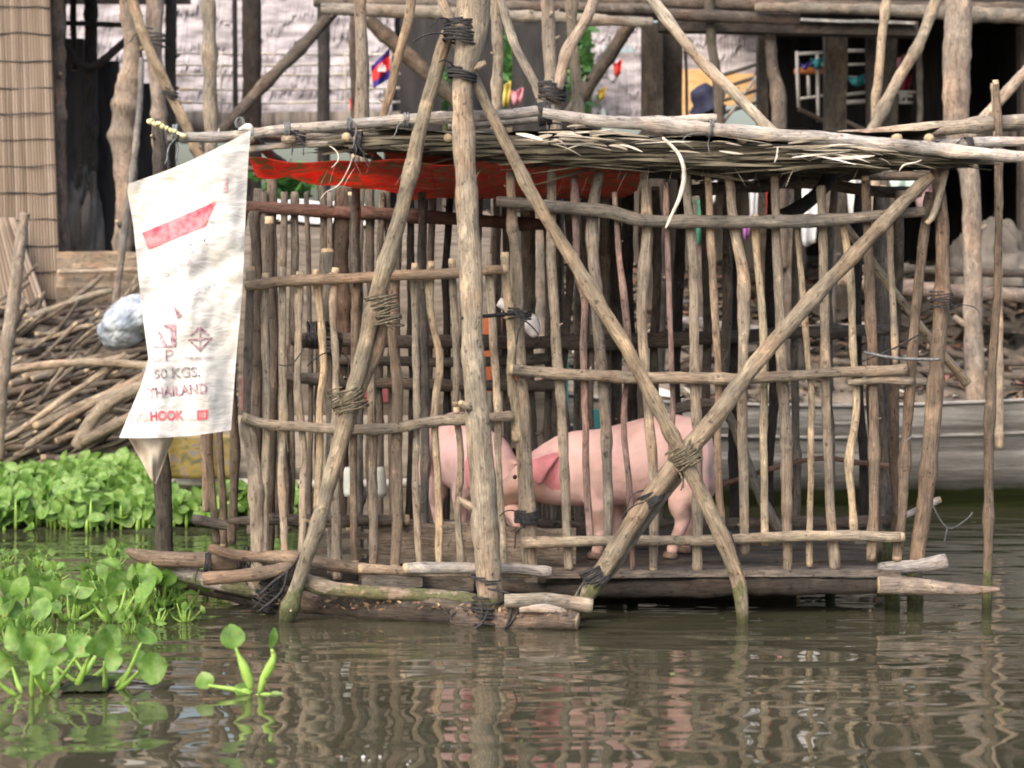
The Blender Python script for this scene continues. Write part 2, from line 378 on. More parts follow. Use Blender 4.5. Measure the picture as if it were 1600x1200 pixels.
FR = [([(796, 268), (800, 350), (808, 430), (815, 560), (822, 700), (832, 892)], [8, 9, 10, 10, 10, 10], TAN, 'post'),
 ([(862, 262), (862, 400), (872, 560), (880, 700), (888, 850), (890, 890)], [9, 9, 9, 9, 8, 8], TAN),
 ([(897, 275), (903, 420), (914, 470), (912, 560), (915, 650), (917, 760), (923, 852)], 6.5, PINK),
 ([(938, 268), (925, 330), (930, 450), (940, 560), (945, 650), (950, 750), (951, 856)], [8, 11, 11, 10, 10, 9, 9], GREY),
 ([(960, 300), (968, 400), (978, 480), (982, 560), (975, 650), (985, 780), (989, 892)], [5, 5, 7, 6, 5.5, 5.5, 5], PINK),
 ([(1005, 258), (1010, 350), (1002, 500), (1010, 600), (1016, 680), (1022, 780), (1022, 894)], [7, 10, 9, 8, 9, 9, 8], TAN),
 ([(1040, 285), (1045, 430), (1050, 560), (1052, 640), (1049, 720)], 5, PINK),
 ([(1070, 268), (1084, 420), (1084, 560), (1090, 700), (1090, 892)], [8, 9, 9, 9, 9], TAN),
 ([(1106, 275), (1113, 420), (1121, 560), (1122, 700), (1128, 862)], 6.5, ORA), ([(1138, 268), (1150, 370), (1162, 440), (1160, 560), (1161, 700), (1163, 865)], [8, 9, 11, 9, 9, 8], TAN),
 ([(1180, 335), (1190, 480), (1194, 600), (1193, 700), (1197, 852)], [6, 7, 7.5, 7, 7], YEL), ([(1212, 275), (1216, 450), (1223, 600), (1230, 760), (1230, 896)], [7, 9, 10, 10, 8], TAN),
 ([(1244, 340), (1252, 440), (1262, 560), (1269, 640), (1267, 760), (1264, 885)], [5, 5.5, 5.5, 6, 5.5, 6], YEL), ([(1283, 290), (1288, 450), (1290, 600), (1293, 700), (1302, 850), (1304, 890)], [8, 8.5, 8.5, 8, 9, 8], TAN),
 ([(1318, 350), (1328, 430), (1333, 560), (1337, 640), (1326, 720), (1332, 780), (1334, 836)], [6, 7, 6, 6.5, 8, 6, 7], YEL), ([(1352, 275), (1360, 500), (1366, 640), (1362, 876)], [8, 9, 9, 9], BR),
 ([(1390, 345), (1395, 450), (1400, 570)], 6, TAN), ([(1452, 300), (1440, 400), (1425, 560), (1416, 700), (1402, 876)], [8, 9, 9, 9, 9], BR, 'post'),
 ([(1462, 258), (1473, 380), (1470, 480), (1464, 560), (1456, 680), (1442, 800), (1431, 892)], [11, 12, 14, 13, 15, 14, 12], BR, 'post')]
for q in FR: S(q[0], [k_*.88 for k_ in q[1]] if isinstance(q[1], list) else q[1]*.88, q[2], 9.12+rnd.uniform(-.012, .012), name=q[3] if len(q) > 3 else 'slat')
S([(1478, 262, 9.1), (1462, 330, 9.07), (1448, 350, 9.06)], [6, 6, 4], LIGHT)
# rails tied across the front
S([(383, 447), (450, 440), (560, 433), (700, 427), (793, 421)], [8, 8.5, 8.5, 8.5, 7], ORA, 9.07, 'rail')
S([(378, 652), (420, 665), (500, 668), (600, 671), (680, 658), (740, 654), (803, 648)], [8, 8, 8, 9, 8.5, 8, 8], TAN, 9.07, 'rail')
S([(775, 315), (850, 321), (950, 332), (1020, 345), (1200, 346), (1320, 342), (1445, 330)], [8, 10, 11, 10, 10, 9, 8], GREY, 9.07, 'rail')
S([(795, 577), (850, 582), (1000, 590), (1150, 592), (1250, 586), (1416, 577)], [9, 9, 9.5, 9, 8.5, 9], TAN, 9.07, 'rail')
S([(1325, 598), (1380, 594), (1426, 597)], [6, 6, 7], TAN, 9.08, 'rail')
S([(815, 848), (930, 846), (1080, 845), (1200, 840), (1413, 838)], [8.5, 8.5, 8, 8.5, 8], LIGHT, 9.07, 'rail')
S([(355, 814, 9.35), (420, 812, 9.32), (520, 814, 9.3), (640, 812, 9.3)], [4, 9, 9.5, 9], DK, name='rail')
S([(303, 810, 9.7), (370, 822, 9.6)], [8, 7], DK, name='rail')
S([(1060, 300, 9.9), (1180, 290, 10), (1250, 285, 10), (1360, 298, 9.9), (1440, 300, 9.8)], 9, DK, name='rail')
S([(1220, 345, 9.5), (1280, 300, 9.7), (1300, 265, 9.8)], [14, 10, 12], BLK, name='roof_brace')
# braces and the big front post
bp = S([(742, -40), (735, 60), (722, 130), (727, 250), (735, 400), (737, 520), (745, 650), (757, 800), (765, 925), (768, 1010)], [26, 24, 16, 17, 18, 18, 20, 20, 20, 19], LIGHT, 8.80, 'post', m=WETW, sides=16, knots=0, rv=.07)
S([(682, -20), (705, 40), (722, 90)], [7, 8, 8], TAN, 8.95, 'post')
S([(700, 50, 8.86), (665, 170, 8.86), (625, 340, 8.86), (585, 470, 8.84), (556, 600, 8.84), (530, 700, 8.84), (490, 840, 8.84), (452, 955, 8.86), (446, 985, 8.86)], [11, 11, 12, 13, 13, 13, 12, 12, 10], (.27, .23, .16), name='brace', m=WETW)
S([(600, 480, 8.88), (590, 540, 8.88), (566, 600, 8.88), (535, 690, 8.88), (515, 745, 8.88)], [9, 12, 11, 10, 5], (.25, .2, .14), name='brace')
S([(715, 60, 8.9), (742, 125, 8.86), (790, 225, 8.84), (860, 350, 8.84), (920, 450, 8.83), (980, 545, 8.83), (1050, 680, 8.83), (1110, 800, 8.83), (1150, 900, 8.83), (1162, 990, 8.83)], [8, 9, 9.5, 10, 11, 11, 11, 12, 12, 9], (.33, .26, .17), name='brace', m=WETW)
S([(1455, 275, 9.02), (1380, 350, 8.98), (1280, 455, 8.93), (1180, 570, 8.89), (1110, 660, 8.87), (1060, 720, 8.86), (1000, 800, 8.87), (945, 885, 8.88), (880, 975, 8.9)], [9, 11, 12, 13, 15, 15, 14, 14, 13], (.32, .26, .18), name='brace', m=WETW)
S([(1065, 735, 8.91), (1010, 810, 8.92), (965, 880, 8.93), (930, 925, 8.94)], [9, 9, 8, 6], GREY, name='brace', m=WETW)
# low beams, logs and floor
S([(198, 860, 9.25), (222, 868, 9.22), (260, 872, 9.2), (340, 876, 9.2), (380, 876, 9.2)], [5, 11, 13, 13, 12], BR, name='beam')
S([(318, 905), (400, 898), (455, 886)], [11, 11, 9], BR, 9.02, 'beam')
S([(326, 856), (380, 868), (450, 872), (560, 888), (640, 893)], [7, 9, 11, 10, 9], BR, 9.1, 'beam')
S([(228, 882, 9.3), (310, 900, 9.25), (380, 918, 9.2), (450, 935, 9.15)], [13, 13, 13, 11], (.5, .44, .41), name='beam', m=WETW)
S([(560, 889), (700, 893), (830, 896)], [8, 8, 8], TAN, 9.0, 'beam')
S([(630, 888), (700, 886), (862, 893)], [9, 9, 8], GREYL, 8.98, 'beam')
S([(470, 905), (520, 918), (620, 928), (700, 934), (745, 940)], [14, 11, 10, 11, 12], (.36, .29, .21), 8.92, 'beam', m=WETW)
S([(660, 928), (720, 932), (745, 938)], [8, 10, 10], GREYL, 8.97, 'beam')
S([(788, 938), (850, 938), (926, 945)], [11, 13, 12], (.33, .29, .235), 8.70, 'beam', rv=.1)
for pp, r, c in (([(415, 930), (520, 948), (640, 956), (760, 966), (830, 968)], [13, 15, 16, 15, 12], .062), ([(430, 952), (560, 966), (700, 972), (800, 976)], [10, 13, 12, 9], .045), ([(520, 934), (640, 944), (780, 950)], [8, 10, 8], .10), ([(470, 945), (610, 958), (700, 958)], [6, 7, 6], .14), ([(600, 964), (720, 962), (850, 955)], [5, 6, 5], .16), ([(690, 975), (780, 968), (900, 962)], [5, 7, 6], .12), ([(440, 918), (500, 940), (560, 972)], [6, 6, 5], .13)):
    S([(q[0], q[1]+2, 9.16-(q[0]-420)/480*.5) for q in pp], r, (c*1.15, c*.98, c*.84), 9, 'log', rv=.16, wob=.009, knots=8)
b = MB()        # chips and leaf scraps caught on the raft logs
for k in range(160):
    px = rnd.uniform(430, 900); p = W(px, rnd.uniform(930, 945)+(px-430)*.05, 9.10-(px-420)/480*.5); u_ = Vector((rnd.gauss(0, 1), -.3, rnd.gauss(0, .5))).normalized()*rnd.uniform(.004, .02); v_ = Vector((rnd.gauss(0, .4), -.2, 1)).normalized()*rnd.uniform(.003, .009)
    b.poly([p-u_, p-v_, p+u_, p+v_], rnd.choice((0, 0, 1, 1, 1, 2)))
tag(b.build('chips', [simple('chip_dark', (.03, .025, .02), (.08, .06, .05)), simple('chip_brown', (.13, .08, .05), (.30, .19, .12)), CUT], pen, smooth=False), kind='stuff')
b = MB(); b.board(W(565, 908, 9.0), W(660, 903, 9.0), Vector((0, 0, .035)), Vector((0, .12, 0)), jag=.02); b.board(W(610, 918, 9.1), W(740, 912, 9.1), Vector((0, 0, .03)), Vector((0, .1, 0)), jag=.02)
b.build('broken_board', [WOOD], pen, (.16, .14, .12), False)
for k, (x0, x1, yy, y2) in enumerate([(-.0, 0, 0, 0)]*0): pass
zf = .165
for k in range(11):        # floor planks run along the pen
    b = MB(); Y = 9.16+k*.165; x0 = W(560 if k > 1 else 846, 0, 9.1).x+rnd.uniform(-.05, .05); x1 = W(1385, 0, 9.1).x+rnd.uniform(-.05, .07)
    b.board(Vector((x0, Y, zf+rnd.uniform(-.008, .008))), Vector((x1, Y+rnd.uniform(-.02, .02), zf+rnd.uniform(-.008, .01))), Vector((0, .078, 0)), Vector((0, 0, .03)), seg=14, jag=.012)
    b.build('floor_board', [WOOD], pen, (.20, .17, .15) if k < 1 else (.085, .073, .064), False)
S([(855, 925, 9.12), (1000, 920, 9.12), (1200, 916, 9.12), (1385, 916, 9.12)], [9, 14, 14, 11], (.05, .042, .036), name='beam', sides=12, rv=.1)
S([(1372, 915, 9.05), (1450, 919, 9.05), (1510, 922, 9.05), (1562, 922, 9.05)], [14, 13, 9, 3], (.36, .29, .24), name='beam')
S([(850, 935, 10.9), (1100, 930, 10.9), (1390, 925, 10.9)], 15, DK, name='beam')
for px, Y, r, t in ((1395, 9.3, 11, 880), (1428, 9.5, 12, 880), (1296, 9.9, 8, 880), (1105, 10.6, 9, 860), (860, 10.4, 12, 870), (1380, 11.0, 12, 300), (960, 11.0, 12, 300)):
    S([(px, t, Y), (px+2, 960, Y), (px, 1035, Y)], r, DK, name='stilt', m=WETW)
S([(1372, 888, 9.15), (1440, 884, 9.1), (1478, 876, 9.1)], [9, 11, 13], (.42, .4, .4), name='beam')
for k, (x0, y0, x1, y1, Y, r, c) in enumerate([(430, 905, 640, 918, 9.35, 11, .06), (560, 916, 880, 925, 9.3, 12, .05), (500, 932, 760, 948, 9.22, 11, .07), (700, 915, 905, 920, 9.2, 9, .09), (640, 945, 890, 958, 9.15, 10, .08), (330, 915, 470, 950, 9.3, 9, .07), (840, 905, 1100, 908, 9.15, 9, .05), (300, 890, 560, 905, 9.5, 11, .06), (900, 938, 1250, 930, 9.6, 8, .05), (250, 902, 420, 948, 9.4, 9, .12)]):
    S([(x0, y0), ((x0+x1)/2, (y0+y1)/2+rnd.uniform(-4, 4)), (x1, y1)], [r, r*1.05, r*.8], (c*1.15, c, c*.88), Y, 'log', rv=.12)
S([(640, 962, 8.95), (720, 966, 8.85), (800, 968, 8.76), (860, 968, 8.7), (902, 972, 8.66)], [12, 15, 17, 18, 15], (.17, .135, .115), 8.7, 'log', rv=.14, wob=.008, knots=5)
S([(812, 953, 8.68), (850, 952, 8.66), (885, 958, 8.66)], [4, 7, 4], (.55, .5, .46), 8.66, 'log', rv=.2)
# left end post
S([(250, 700, 9.4), (256, 780, 9.4), (258, 860, 9.4), (258, 990, 9.4)], [13, 14, 14, 13], (.10, .085, .07), name='post', m=WETW, sides=12)
S([(250, 700, 9.4), (248, 500, 9.4), (250, 225, 9.3), (238, 190, 9.3)], [13, 12, 10, 6], (.12, .1, .085), name='post')
for pp, r in (([(325, 660, 9.7), (330, 760, 9.7), (338, 850, 9.7)], 6), ([(342, 640, 10), (345, 720, 10), (350, 856, 10)], 6), ([(362, 560, 9.5), (366, 700, 9.5), (362, 850, 9.5)], 7), ([(322, 590, 10.6), (322, 800, 10.6)], 7)):
    S(pp, r, BR)
# the back wall of the pen
bx = [400, 427, 457, 500, 535, 557, 580, 608, 640, 662, 700, 735, 790, 830, 852, 886, 912, 948, 985, 1028, 1062, 1102, 1145, 1205, 1245, 1300, 1345, 1378]
for i, x in enumerate(bx):
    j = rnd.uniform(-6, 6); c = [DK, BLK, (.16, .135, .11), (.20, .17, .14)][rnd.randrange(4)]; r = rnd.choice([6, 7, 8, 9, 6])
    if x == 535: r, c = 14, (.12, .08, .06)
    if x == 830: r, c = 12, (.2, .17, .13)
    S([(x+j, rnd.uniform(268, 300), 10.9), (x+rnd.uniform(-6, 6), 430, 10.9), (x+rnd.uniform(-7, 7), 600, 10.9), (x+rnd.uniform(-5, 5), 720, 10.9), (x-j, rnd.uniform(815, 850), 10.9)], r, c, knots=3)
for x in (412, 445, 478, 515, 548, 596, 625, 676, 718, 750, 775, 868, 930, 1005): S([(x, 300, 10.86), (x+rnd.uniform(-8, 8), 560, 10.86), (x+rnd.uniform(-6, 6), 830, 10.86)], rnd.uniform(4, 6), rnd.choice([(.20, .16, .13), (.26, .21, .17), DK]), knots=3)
for px in (660, 557):
    S([(px-2, 240, 10.2), (px, 420, 10.2), (px+4, 600, 10.2), (px+2, 860, 10.2)], 7, (.17, .17, .16))
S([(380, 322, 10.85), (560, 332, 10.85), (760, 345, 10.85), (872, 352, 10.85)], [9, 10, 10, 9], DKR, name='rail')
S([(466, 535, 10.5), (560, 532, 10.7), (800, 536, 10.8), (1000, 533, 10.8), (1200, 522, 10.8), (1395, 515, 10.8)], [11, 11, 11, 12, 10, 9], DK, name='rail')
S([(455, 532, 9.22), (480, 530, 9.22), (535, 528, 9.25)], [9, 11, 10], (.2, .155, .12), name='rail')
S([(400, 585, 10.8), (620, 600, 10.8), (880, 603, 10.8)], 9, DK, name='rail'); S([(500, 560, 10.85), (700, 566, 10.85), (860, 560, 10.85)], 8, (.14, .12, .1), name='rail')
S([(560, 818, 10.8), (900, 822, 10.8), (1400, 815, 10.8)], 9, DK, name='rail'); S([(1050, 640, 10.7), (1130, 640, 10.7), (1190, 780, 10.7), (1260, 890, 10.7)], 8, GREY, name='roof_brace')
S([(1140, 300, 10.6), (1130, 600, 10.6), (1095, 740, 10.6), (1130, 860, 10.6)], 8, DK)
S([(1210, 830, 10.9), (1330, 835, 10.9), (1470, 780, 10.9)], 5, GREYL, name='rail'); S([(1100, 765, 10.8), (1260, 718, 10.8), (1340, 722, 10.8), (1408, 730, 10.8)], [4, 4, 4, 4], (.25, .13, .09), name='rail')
S([(1310, 340, 9.6), (1370, 420, 9.7), (1440, 510, 9.8), (1510, 600, 9.9)], [8, 7, 6, 8], YEL, name='roof_brace')
b = MB()          # low boards behind the front slats
b.board(W(590, 850, 9.32), W(760, 848, 9.32), Vector((0, 0, .095)), Vector((0, .03, 0)), jag=.01); b.board(W(762, 852, 9.34), W(900, 856, 9.36), Vector((0, 0, .088)), Vector((0, .03, 0)), jag=.01)
b.build('kick_board', [WOOD], pen, (.34, .27, .2), False)
b = MB()
for yy in (835, 860): b.board(W(470, yy, 9.5), W(590, yy+3, 9.5), Vector((0, 0, .014)), Vector((0, .03, 0)), jag=.01)
b.build('kick_board', [WOOD], pen, (.22, .19, .16), False)
# side walls (left and right ends), rails that carry the roof
for k in range(2):
    Y = 9.8+k*.6; xw = W(372, 0, 9.2).x; z1 = 1.85
    o = MB(); o.tube([Vector((xw, Y, .05)), Vector((xw+.02, Y, 1)), Vector((xw, Y, z1))], .024, 8, .07, .006, .1); o.build('slat', [WOOD, CUT], pen, (.12, .095, .075))
    xw = W(1446, 0, 9.2).x
    o = MB(); o.tube([Vector((xw, Y, .1)), Vector((xw-.03, Y, 1)), Vector((xw, Y, 1.95))], .026, 8, .07, .006, .1); o.build('slat', [WOOD, CUT], pen, (.12, .095, .075))

# roof of the pen
roof = MB()
zr = lambda y: 2.125-(y-9.05)*.004
def rf(u, v):
    x = W(585, 0, 9).x*(1-u)+W(1475, 0, 9).x*u; y = 9.02+v*2.15
    z = zr(y)+.03*N(x*2, y*2)+.02*N(x*9, y*9)-.02*math.sin(u*3.1)*(1-v)
    return Vector((x, y, z)), (x, y*.3, z)
roof.grid(lambda u, v: rf(u, v), 60, 24)
roof.grid(lambda u, v: (rf(u, v)[0]+Vector((0, 0, .06)), rf(u, v)[1]), 60, 24)
def strip(b, p, d, L, wd, droop, mi, tilt):
    side = Vector((0, math.cos(tilt), math.sin(tilt))); n = 5; b0 = len(b.v)
    for i in range(n+1):
        t = i/n; c = p+d*(L*t)+Vector((0, 0, -droop*t*t)); ww = wd*(1-.75*abs(2*t-1)**2)
        for sgn in (-1, 1): b.v.append(c+side*ww*sgn+Vector((0, 0, 0))); b.tc.append((L*t, sgn*wd+p.x, p.z*3))
    for i in range(n): a = b0+i*2; b.f.append((a, a+1, a+3, a+2)); b.mi.append(mi)
for k in range(3600):
    px = rnd.uniform(560, 1480); u = (px-560)/920
    th = .018+.075*max(0, min(1, (px-690)/150))-.05*max(0, min(1, (px-1200)/270))
    y = 8.97+abs(rnd.gauss(0, .13)); q = rnd.random()
    z = W(px, 213+24*u-4*math.sin(u*3.1), 9).z-.005-q*th+.01*N(px*.02, y*3)
    a = rnd.gauss(-.01, .03+.06*(rnd.random() > .95)); d = Vector((math.cos(a), rnd.uniform(-.1, .12), math.sin(a))).normalized()
    L = rnd.uniform(.15, .6); sg = rnd.choice((-1, 1))
    strip(roof, Vector((W(px, 0, 9).x-L*.5*sg, y, z)), Vector((d.x*sg, d.y, d.z)), L, rnd.uniform(.0025, .012), rnd.uniform(0, .02), 2 if q < .15 and rnd.random() < .3 else 0, rnd.uniform(.3, 1.5))
for k in range(75):       # broken pale leaf tips along the upper edge
    px = rnd.choice([rnd.uniform(820, 1010), rnd.uniform(830, 1450), rnd.uniform(1000, 1450), rnd.gauss(920, 30), rnd.gauss(1290, 40)]); L = rnd.uniform(.05, .28)
    z = W(px, 211+(px-850)/600*33+rnd.gauss(2, 7), 9).z; sg = rnd.choice((-1, 1, 1))
    a = rnd.gauss(.03, .09); strip(roof, Vector((W(px, 0, 9).x-L/2*sg, 8.95-rnd.random()*.05, z)), Vector((math.cos(a)*sg, -.08, math.sin(a))), L, rnd.uniform(.002, .010), rnd.uniform(-.01, .04), rnd.choice((1, 2, 2)), rnd.uniform(.2, 1.4))
for k in range(70):         # fibres that hang down
    px = rnd.uniform(500, 1460); L = rnd.uniform(.05, .16); z = W(px, rnd.uniform(235, 268), 9).z
    strip(roof, Vector((W(px, 0, 9).x, 8.97+rnd.random()*.3, z)), Vector((rnd.uniform(-.8, .8), -.1, -1)).normalized(), L, .003, .02, rnd.choice([0, 1]), .8)
roof.build('thatch', [THATCHD, THATCHL, simple('dull_leaf', (.17, .145, .11), (.42, .38, .32), (6, 30, 30), .85, 'tc', .3)], pen)
def RP(pp, r, c, Y=9.0, **k): return S(pp, r, c, Y, 'roof_pole', **k)
RP([(262, 214), (380, 211), (450, 203), (580, 191), (700, 184), (800, 178), (866, 170)], [7, 8, 8.5, 9, 9, 9, 8], GREYL, 8.97)
RP([(848, 176), (950, 190), (1100, 201), (1250, 213), (1400, 226), (1500, 237), (1680, 252)], [8, 10, 10.5, 10.5, 10, 10, 9], (.55, .52, .5), 8.93, bamboo=.34)
RP([(1340, 224), (1450, 226), (1560, 222), (1680, 216)], [7, 8, 8, 8], (.45, .42, .41), 9.15, bamboo=.3)
RP([(1282, 214, 9.3), (1400, 206, 9.3), (1480, 200, 9.3), (1600, 190, 9.4), (1700, 188, 9.4)], [6, 11, 12, 12, 11], (.40, .33, .26))
RP([(1000, 192), (1060, 186), (1120, 184)], [5, 6, 8], (.6, .57, .52), 9.02)
RP([(390, 233, 9.0), (470, 226, 9.0), (560, 223, 9.0), (720, 222, 9.0)], [5, 5, 6, 5], GREYL); RP([(375, 205, 9.2), (560, 218, 9.15), (660, 213, 9.1), (800, 205, 9.1)], [7, 7, 6, 6], GREY)
RP([(545, 228, 8.99), (640, 226, 8.99), (740, 218, 8.99)], [5, 7, 6], GREYL); RP([(440, 219, 8.95), (462, 218, 8.95)], [6, 7], TAN); RP([(540, 213, 8.95), (555, 213, 9.1)], [8, 8], GREY)
RP([(700, 196, 9.1), (790, 190, 9.1), (860, 183, 9.1)], [7, 7, 6], GREYL); RP([(380, 262, 9.8), (560, 280, 9.8), (700, 284, 9.8)], 5, DK)
RP([(395, 268, 10.9), (700, 272, 10.9), (1000, 272, 10.9), (1460, 275, 10.9)], 8, DK)
for px in (392, 560, 700, 930, 1160, 1400, 1450):
    x = W(px, 0, 9).x; o = MB(); o.tube([Vector((x, 8.95, 2.135)), Vector((x+.03, 10, 2.10)), Vector((x, 11.15, 2.09))], .022, 8, .08, .008); o.build('roof_pole', [WOOD, CUT], pen, DK)
# red printed cloth under the roof
def rc(u, v):
    x = W(388, 0, 9.1).x*(1-u)+W(1010, 0, 9.1).x*u; y = 9.06+v*(.55+1.25*min(1, u*2.6))
    z = 2.05-(y-9.05)*.04-.035*math.sin(v*math.pi)*(1+.6*N(x*3, y*2))+.03*N(x*5, y*3)-.03*u*(1-v)
    return Vector((x, y, z)), (x, y, z)
b = MB(); b.grid(rc, 50, 30); b.build('red_cloth', [RED], pen, solid=.003)
# dangling leaf strips
def ribbon(pp, wpx, Y, name, m, parent, lbl=None):
    b = MB(); P = catmull([(W(x, y, Y), 1) for x, y in pp], .02); n = len(P); b0 = 0
    for i, (p, _) in enumerate(P):
        t = i/(n-1); wd = wpx*Y/F*(.35+.65*math.sin(math.pi*min(1, t*.9+.08))); d = (P[min(i+1, n-1)][0]-P[max(i-1, 0)][0]).normalized()
        s_ = d.cross(Vector((.3*math.sin(t*5), -1, 0))).normalized(); 
        for sg in (-1, 1): b.v.append(p+s_*wd*sg); b.tc.append((t, sg*.01, 0))
    for i in range(n-1): a = i*2; b.f.append((a, a+1, a+3, a+2)); b.mi.append(0)
    return b.build(name, [m], parent, solid=.0025)
ribbon([(1035, 215), (1060, 240), (1069, 270), (1063, 305), (1050, 335), (1040, 357)], 3.4, 8.88, 'hanging_leaf', THATCHL, pen)
ribbon([(515, 228), (527, 238), (528, 252), (518, 262)], 1.1, 8.9, 'hanging_leaf', THATCHL, pen)
ribbon([(552, 240), (545, 262), (530, 288), (510, 300), (500, 312)], .8, 8.9, 'hanging_leaf', THATCHL, pen)
ribbon([(1215, 230), (1214, 244), (1210, 254)], 1.6, 8.9, 'hanging_leaf', THATCHL, pen)
ribbon([(1405, 268), (1412, 258), (1430, 254), (1440, 250)], 1.5, 8.9, 'hanging_leaf', THATCHL, pen)
# ropes, ties
LT = [(722, 48, 8.80, .1, 1, 25, 5, .007, ROPE, 1.0), (722, 117, 8.80, .1, 1, 19, 2, .007, ROPE, .5), (600, 485, 8.86, -.25, 1, 22, 6, .005, ROPET, 1.4), (545, 625, 8.86, -.35, 1, 25, 7, .004, ROPET, .9),
 (500, 522, 9.2, 1, 0, 16, 7, .006, ROPE, 1.5), (520, 540, 9.15, .1, 1, 11, 5, .006, ROPE, 1.6), (758, 905, 8.80, .1, 1, 21, 1, .005, ROPE, .3), (763, 948, 8.80, .1, 1, 22, 2, .007, ROPE, .9), (764, 972, 8.80, .1, 1, 22, 2, .007, ROPE, 1.2),
 (1068, 712, 8.85, -.6, 1, 20, 6, .006, ROPET, 1.0), (1018, 778, 8.88, -.7, 1, 17, 7, .005, ROPE, .7), (930, 900, 8.89, -.6, 1, 17, 7, .006, ROPE, 1.0), (822, 808, 9.12, 0, 1, 15, 6, .006, ROPE, .8), (812, 490, 9.1, 0, 1, 15, 3, .006, ROPE, .6),
 (450, 203, 8.97, 1, .1, 10, 3, .004, WIRE, .6), (545, 195, 8.97, 1, .1, 10, 2, .004, WIRE, .5), (635, 188, 8.97, 1, .1, 10, 2, .004, WIRE, .5), (560, 222, 8.97, 1, 0, 14, 4, .005, ROPE, .5), (466, 215, 8.97, .1, 1, 9, 3, .005, ROPE, 1.5),
 (862, 142, 11.2, 0, 1, 19, 6, .007, ROPE, .8), (850, 178, 8.97, 1, .2, 14, 5, .007, ROPE, .8), (1110, 200, 8.93, 1, .1, 12, 2, .004, WIRE, .2), (1514, 228, 9.12, 1, 0, 11, 2, .005, ROPE, .4), (1471, 470, 9.1, 0, 1, 15, 4, .004, ROPE, 1.2), (420, 925, 9.1, .4, 1, 16, 5, .006, ROPE, 2.0),
 (275, 208, 8.97, 1, .1, 10, 3, .007, WIRE, .5), (1130, 845, 9.06, 1, 0, 12, 5, .006, ROPE, 1.2), (325, 880, 9.18, 1, 0, 14, 3, .004, ROPE, .4), (385, 872, 9.15, 1, 0, 16, 3, .004, ROPE, 1)]
for x, y, Y, dx, dy, r, tn, wr, m_, sp in LT: lash(x, y, Y, dx, -dy, r, tn, wr, pen, m_, sp)
def cord(pp, Y, wr, m_, name='cord'):
    b = MB(); b.tube([W(q[0], q[1], q[2] if len(q) > 2 else Y) for q in pp], wr, 5, .03, .002, 0, 9); return b.build(name, [m_], pen)
cord([(722, 497, 8.78), (760, 494, 8.9), (800, 490, 9.05), (824, 487, 9.05)], 9, .009, ROPE); cord([(1350, 550), (1400, 560), (1470, 562)], 9.05, .007, WIRE); cord([(1345, 565), (1395, 545), (1440, 520)], 9.05, .004, ROPE)
cord([(405, 930), (425, 910), (455, 885), (490, 835)], 8.98, .007, ROPE); cord([(405, 955), (440, 925), (450, 890)], 8.97, .007, ROPE); cord([(436, 570), (455, 570), (475, 545)], 9.04, .003, ROPE)
cord([(762, 920), (800, 930), (808, 960), (785, 985)], 8.7, .006, ROPE); cord([(735, 985), (752, 975), (762, 955)], 8.7, .006, ROPE); cord([(740, 995), (765, 985), (790, 980), (800, 950)], 8.7, .006, ROPE)
cord([(1455, 785), (1480, 825), (1510, 812), (1520, 800)], 9.6, .004, WIRE); cord([(1480, 825), (1475, 848)], 9.6, .004, WIRE); cord([(1415, 690), (1428, 680), (1440, 680)], 9.05, .003, WIRE)
b = MB(); q = []
for i in range(26): a = i*.8; q.append(W(375+math.cos(a)*9*(1-i*.02), 192+math.sin(a)*9, 8.92))
b.tube(q, .003, 4, .02, 0, 0, 9); b.build('wire_curl', [WIRE], pen)
b = MB(); q = []
for i in range(30): q.append(W(232+i*2, 188+i*.9+6*N(i*.7, 3), 8.94+.02*math.cos(i*2)))
b.tube(q, .010, 7, .012, .004, .3, 9); b.build('yellow_rope', [ROPEY], pen)
for i in range(4):
    q = W(855, 175+i*2, 8.9)
# ---------------------------------------------------------------- the pigs
def pig_mat():
    m, t, b = mat('pig_skin')
    a = node(t, 'ShaderNodeAttribute', attribute_name='pc')
    n = noi(t, coord(t, 'obj', (7, 7, 7)), 1, 5); n2 = noi(t, coord(t, 'obj', (140, 60, 60)), 1, 2)
    c = mix(t, a.outputs['Color'], ramp(t, n, [(.3, (.74, .62, .56)), (.55, (1, 1, 1)), (.75, (1.08, 1.04, 1.02))]), .8, 'MULTIPLY')
    t.links.new(c, b.inputs[0]); b.inputs['Roughness'].default_value = .55
    b.inputs['Subsurface Weight'].default_value = .12; b.inputs['Subsurface Radius'].default_value = (.02, .008, .004); b.inputs['Subsurface Scale'].default_value = .4
    bump(t, b, noi(t, coord(t, 'obj', (26, 14, 22)), 1, 6, .7), .55, .012); return m
PIGM = pig_mat(); EYEM = simple('eye_dark', (.01, .008, .006), (.03, .02, .015), (9, 9, 9), .15, bmp=0); HOOF = simple('hoof_horn', (.12, .08, .06), (.25, .18, .14), (30, 30, 30), .6)
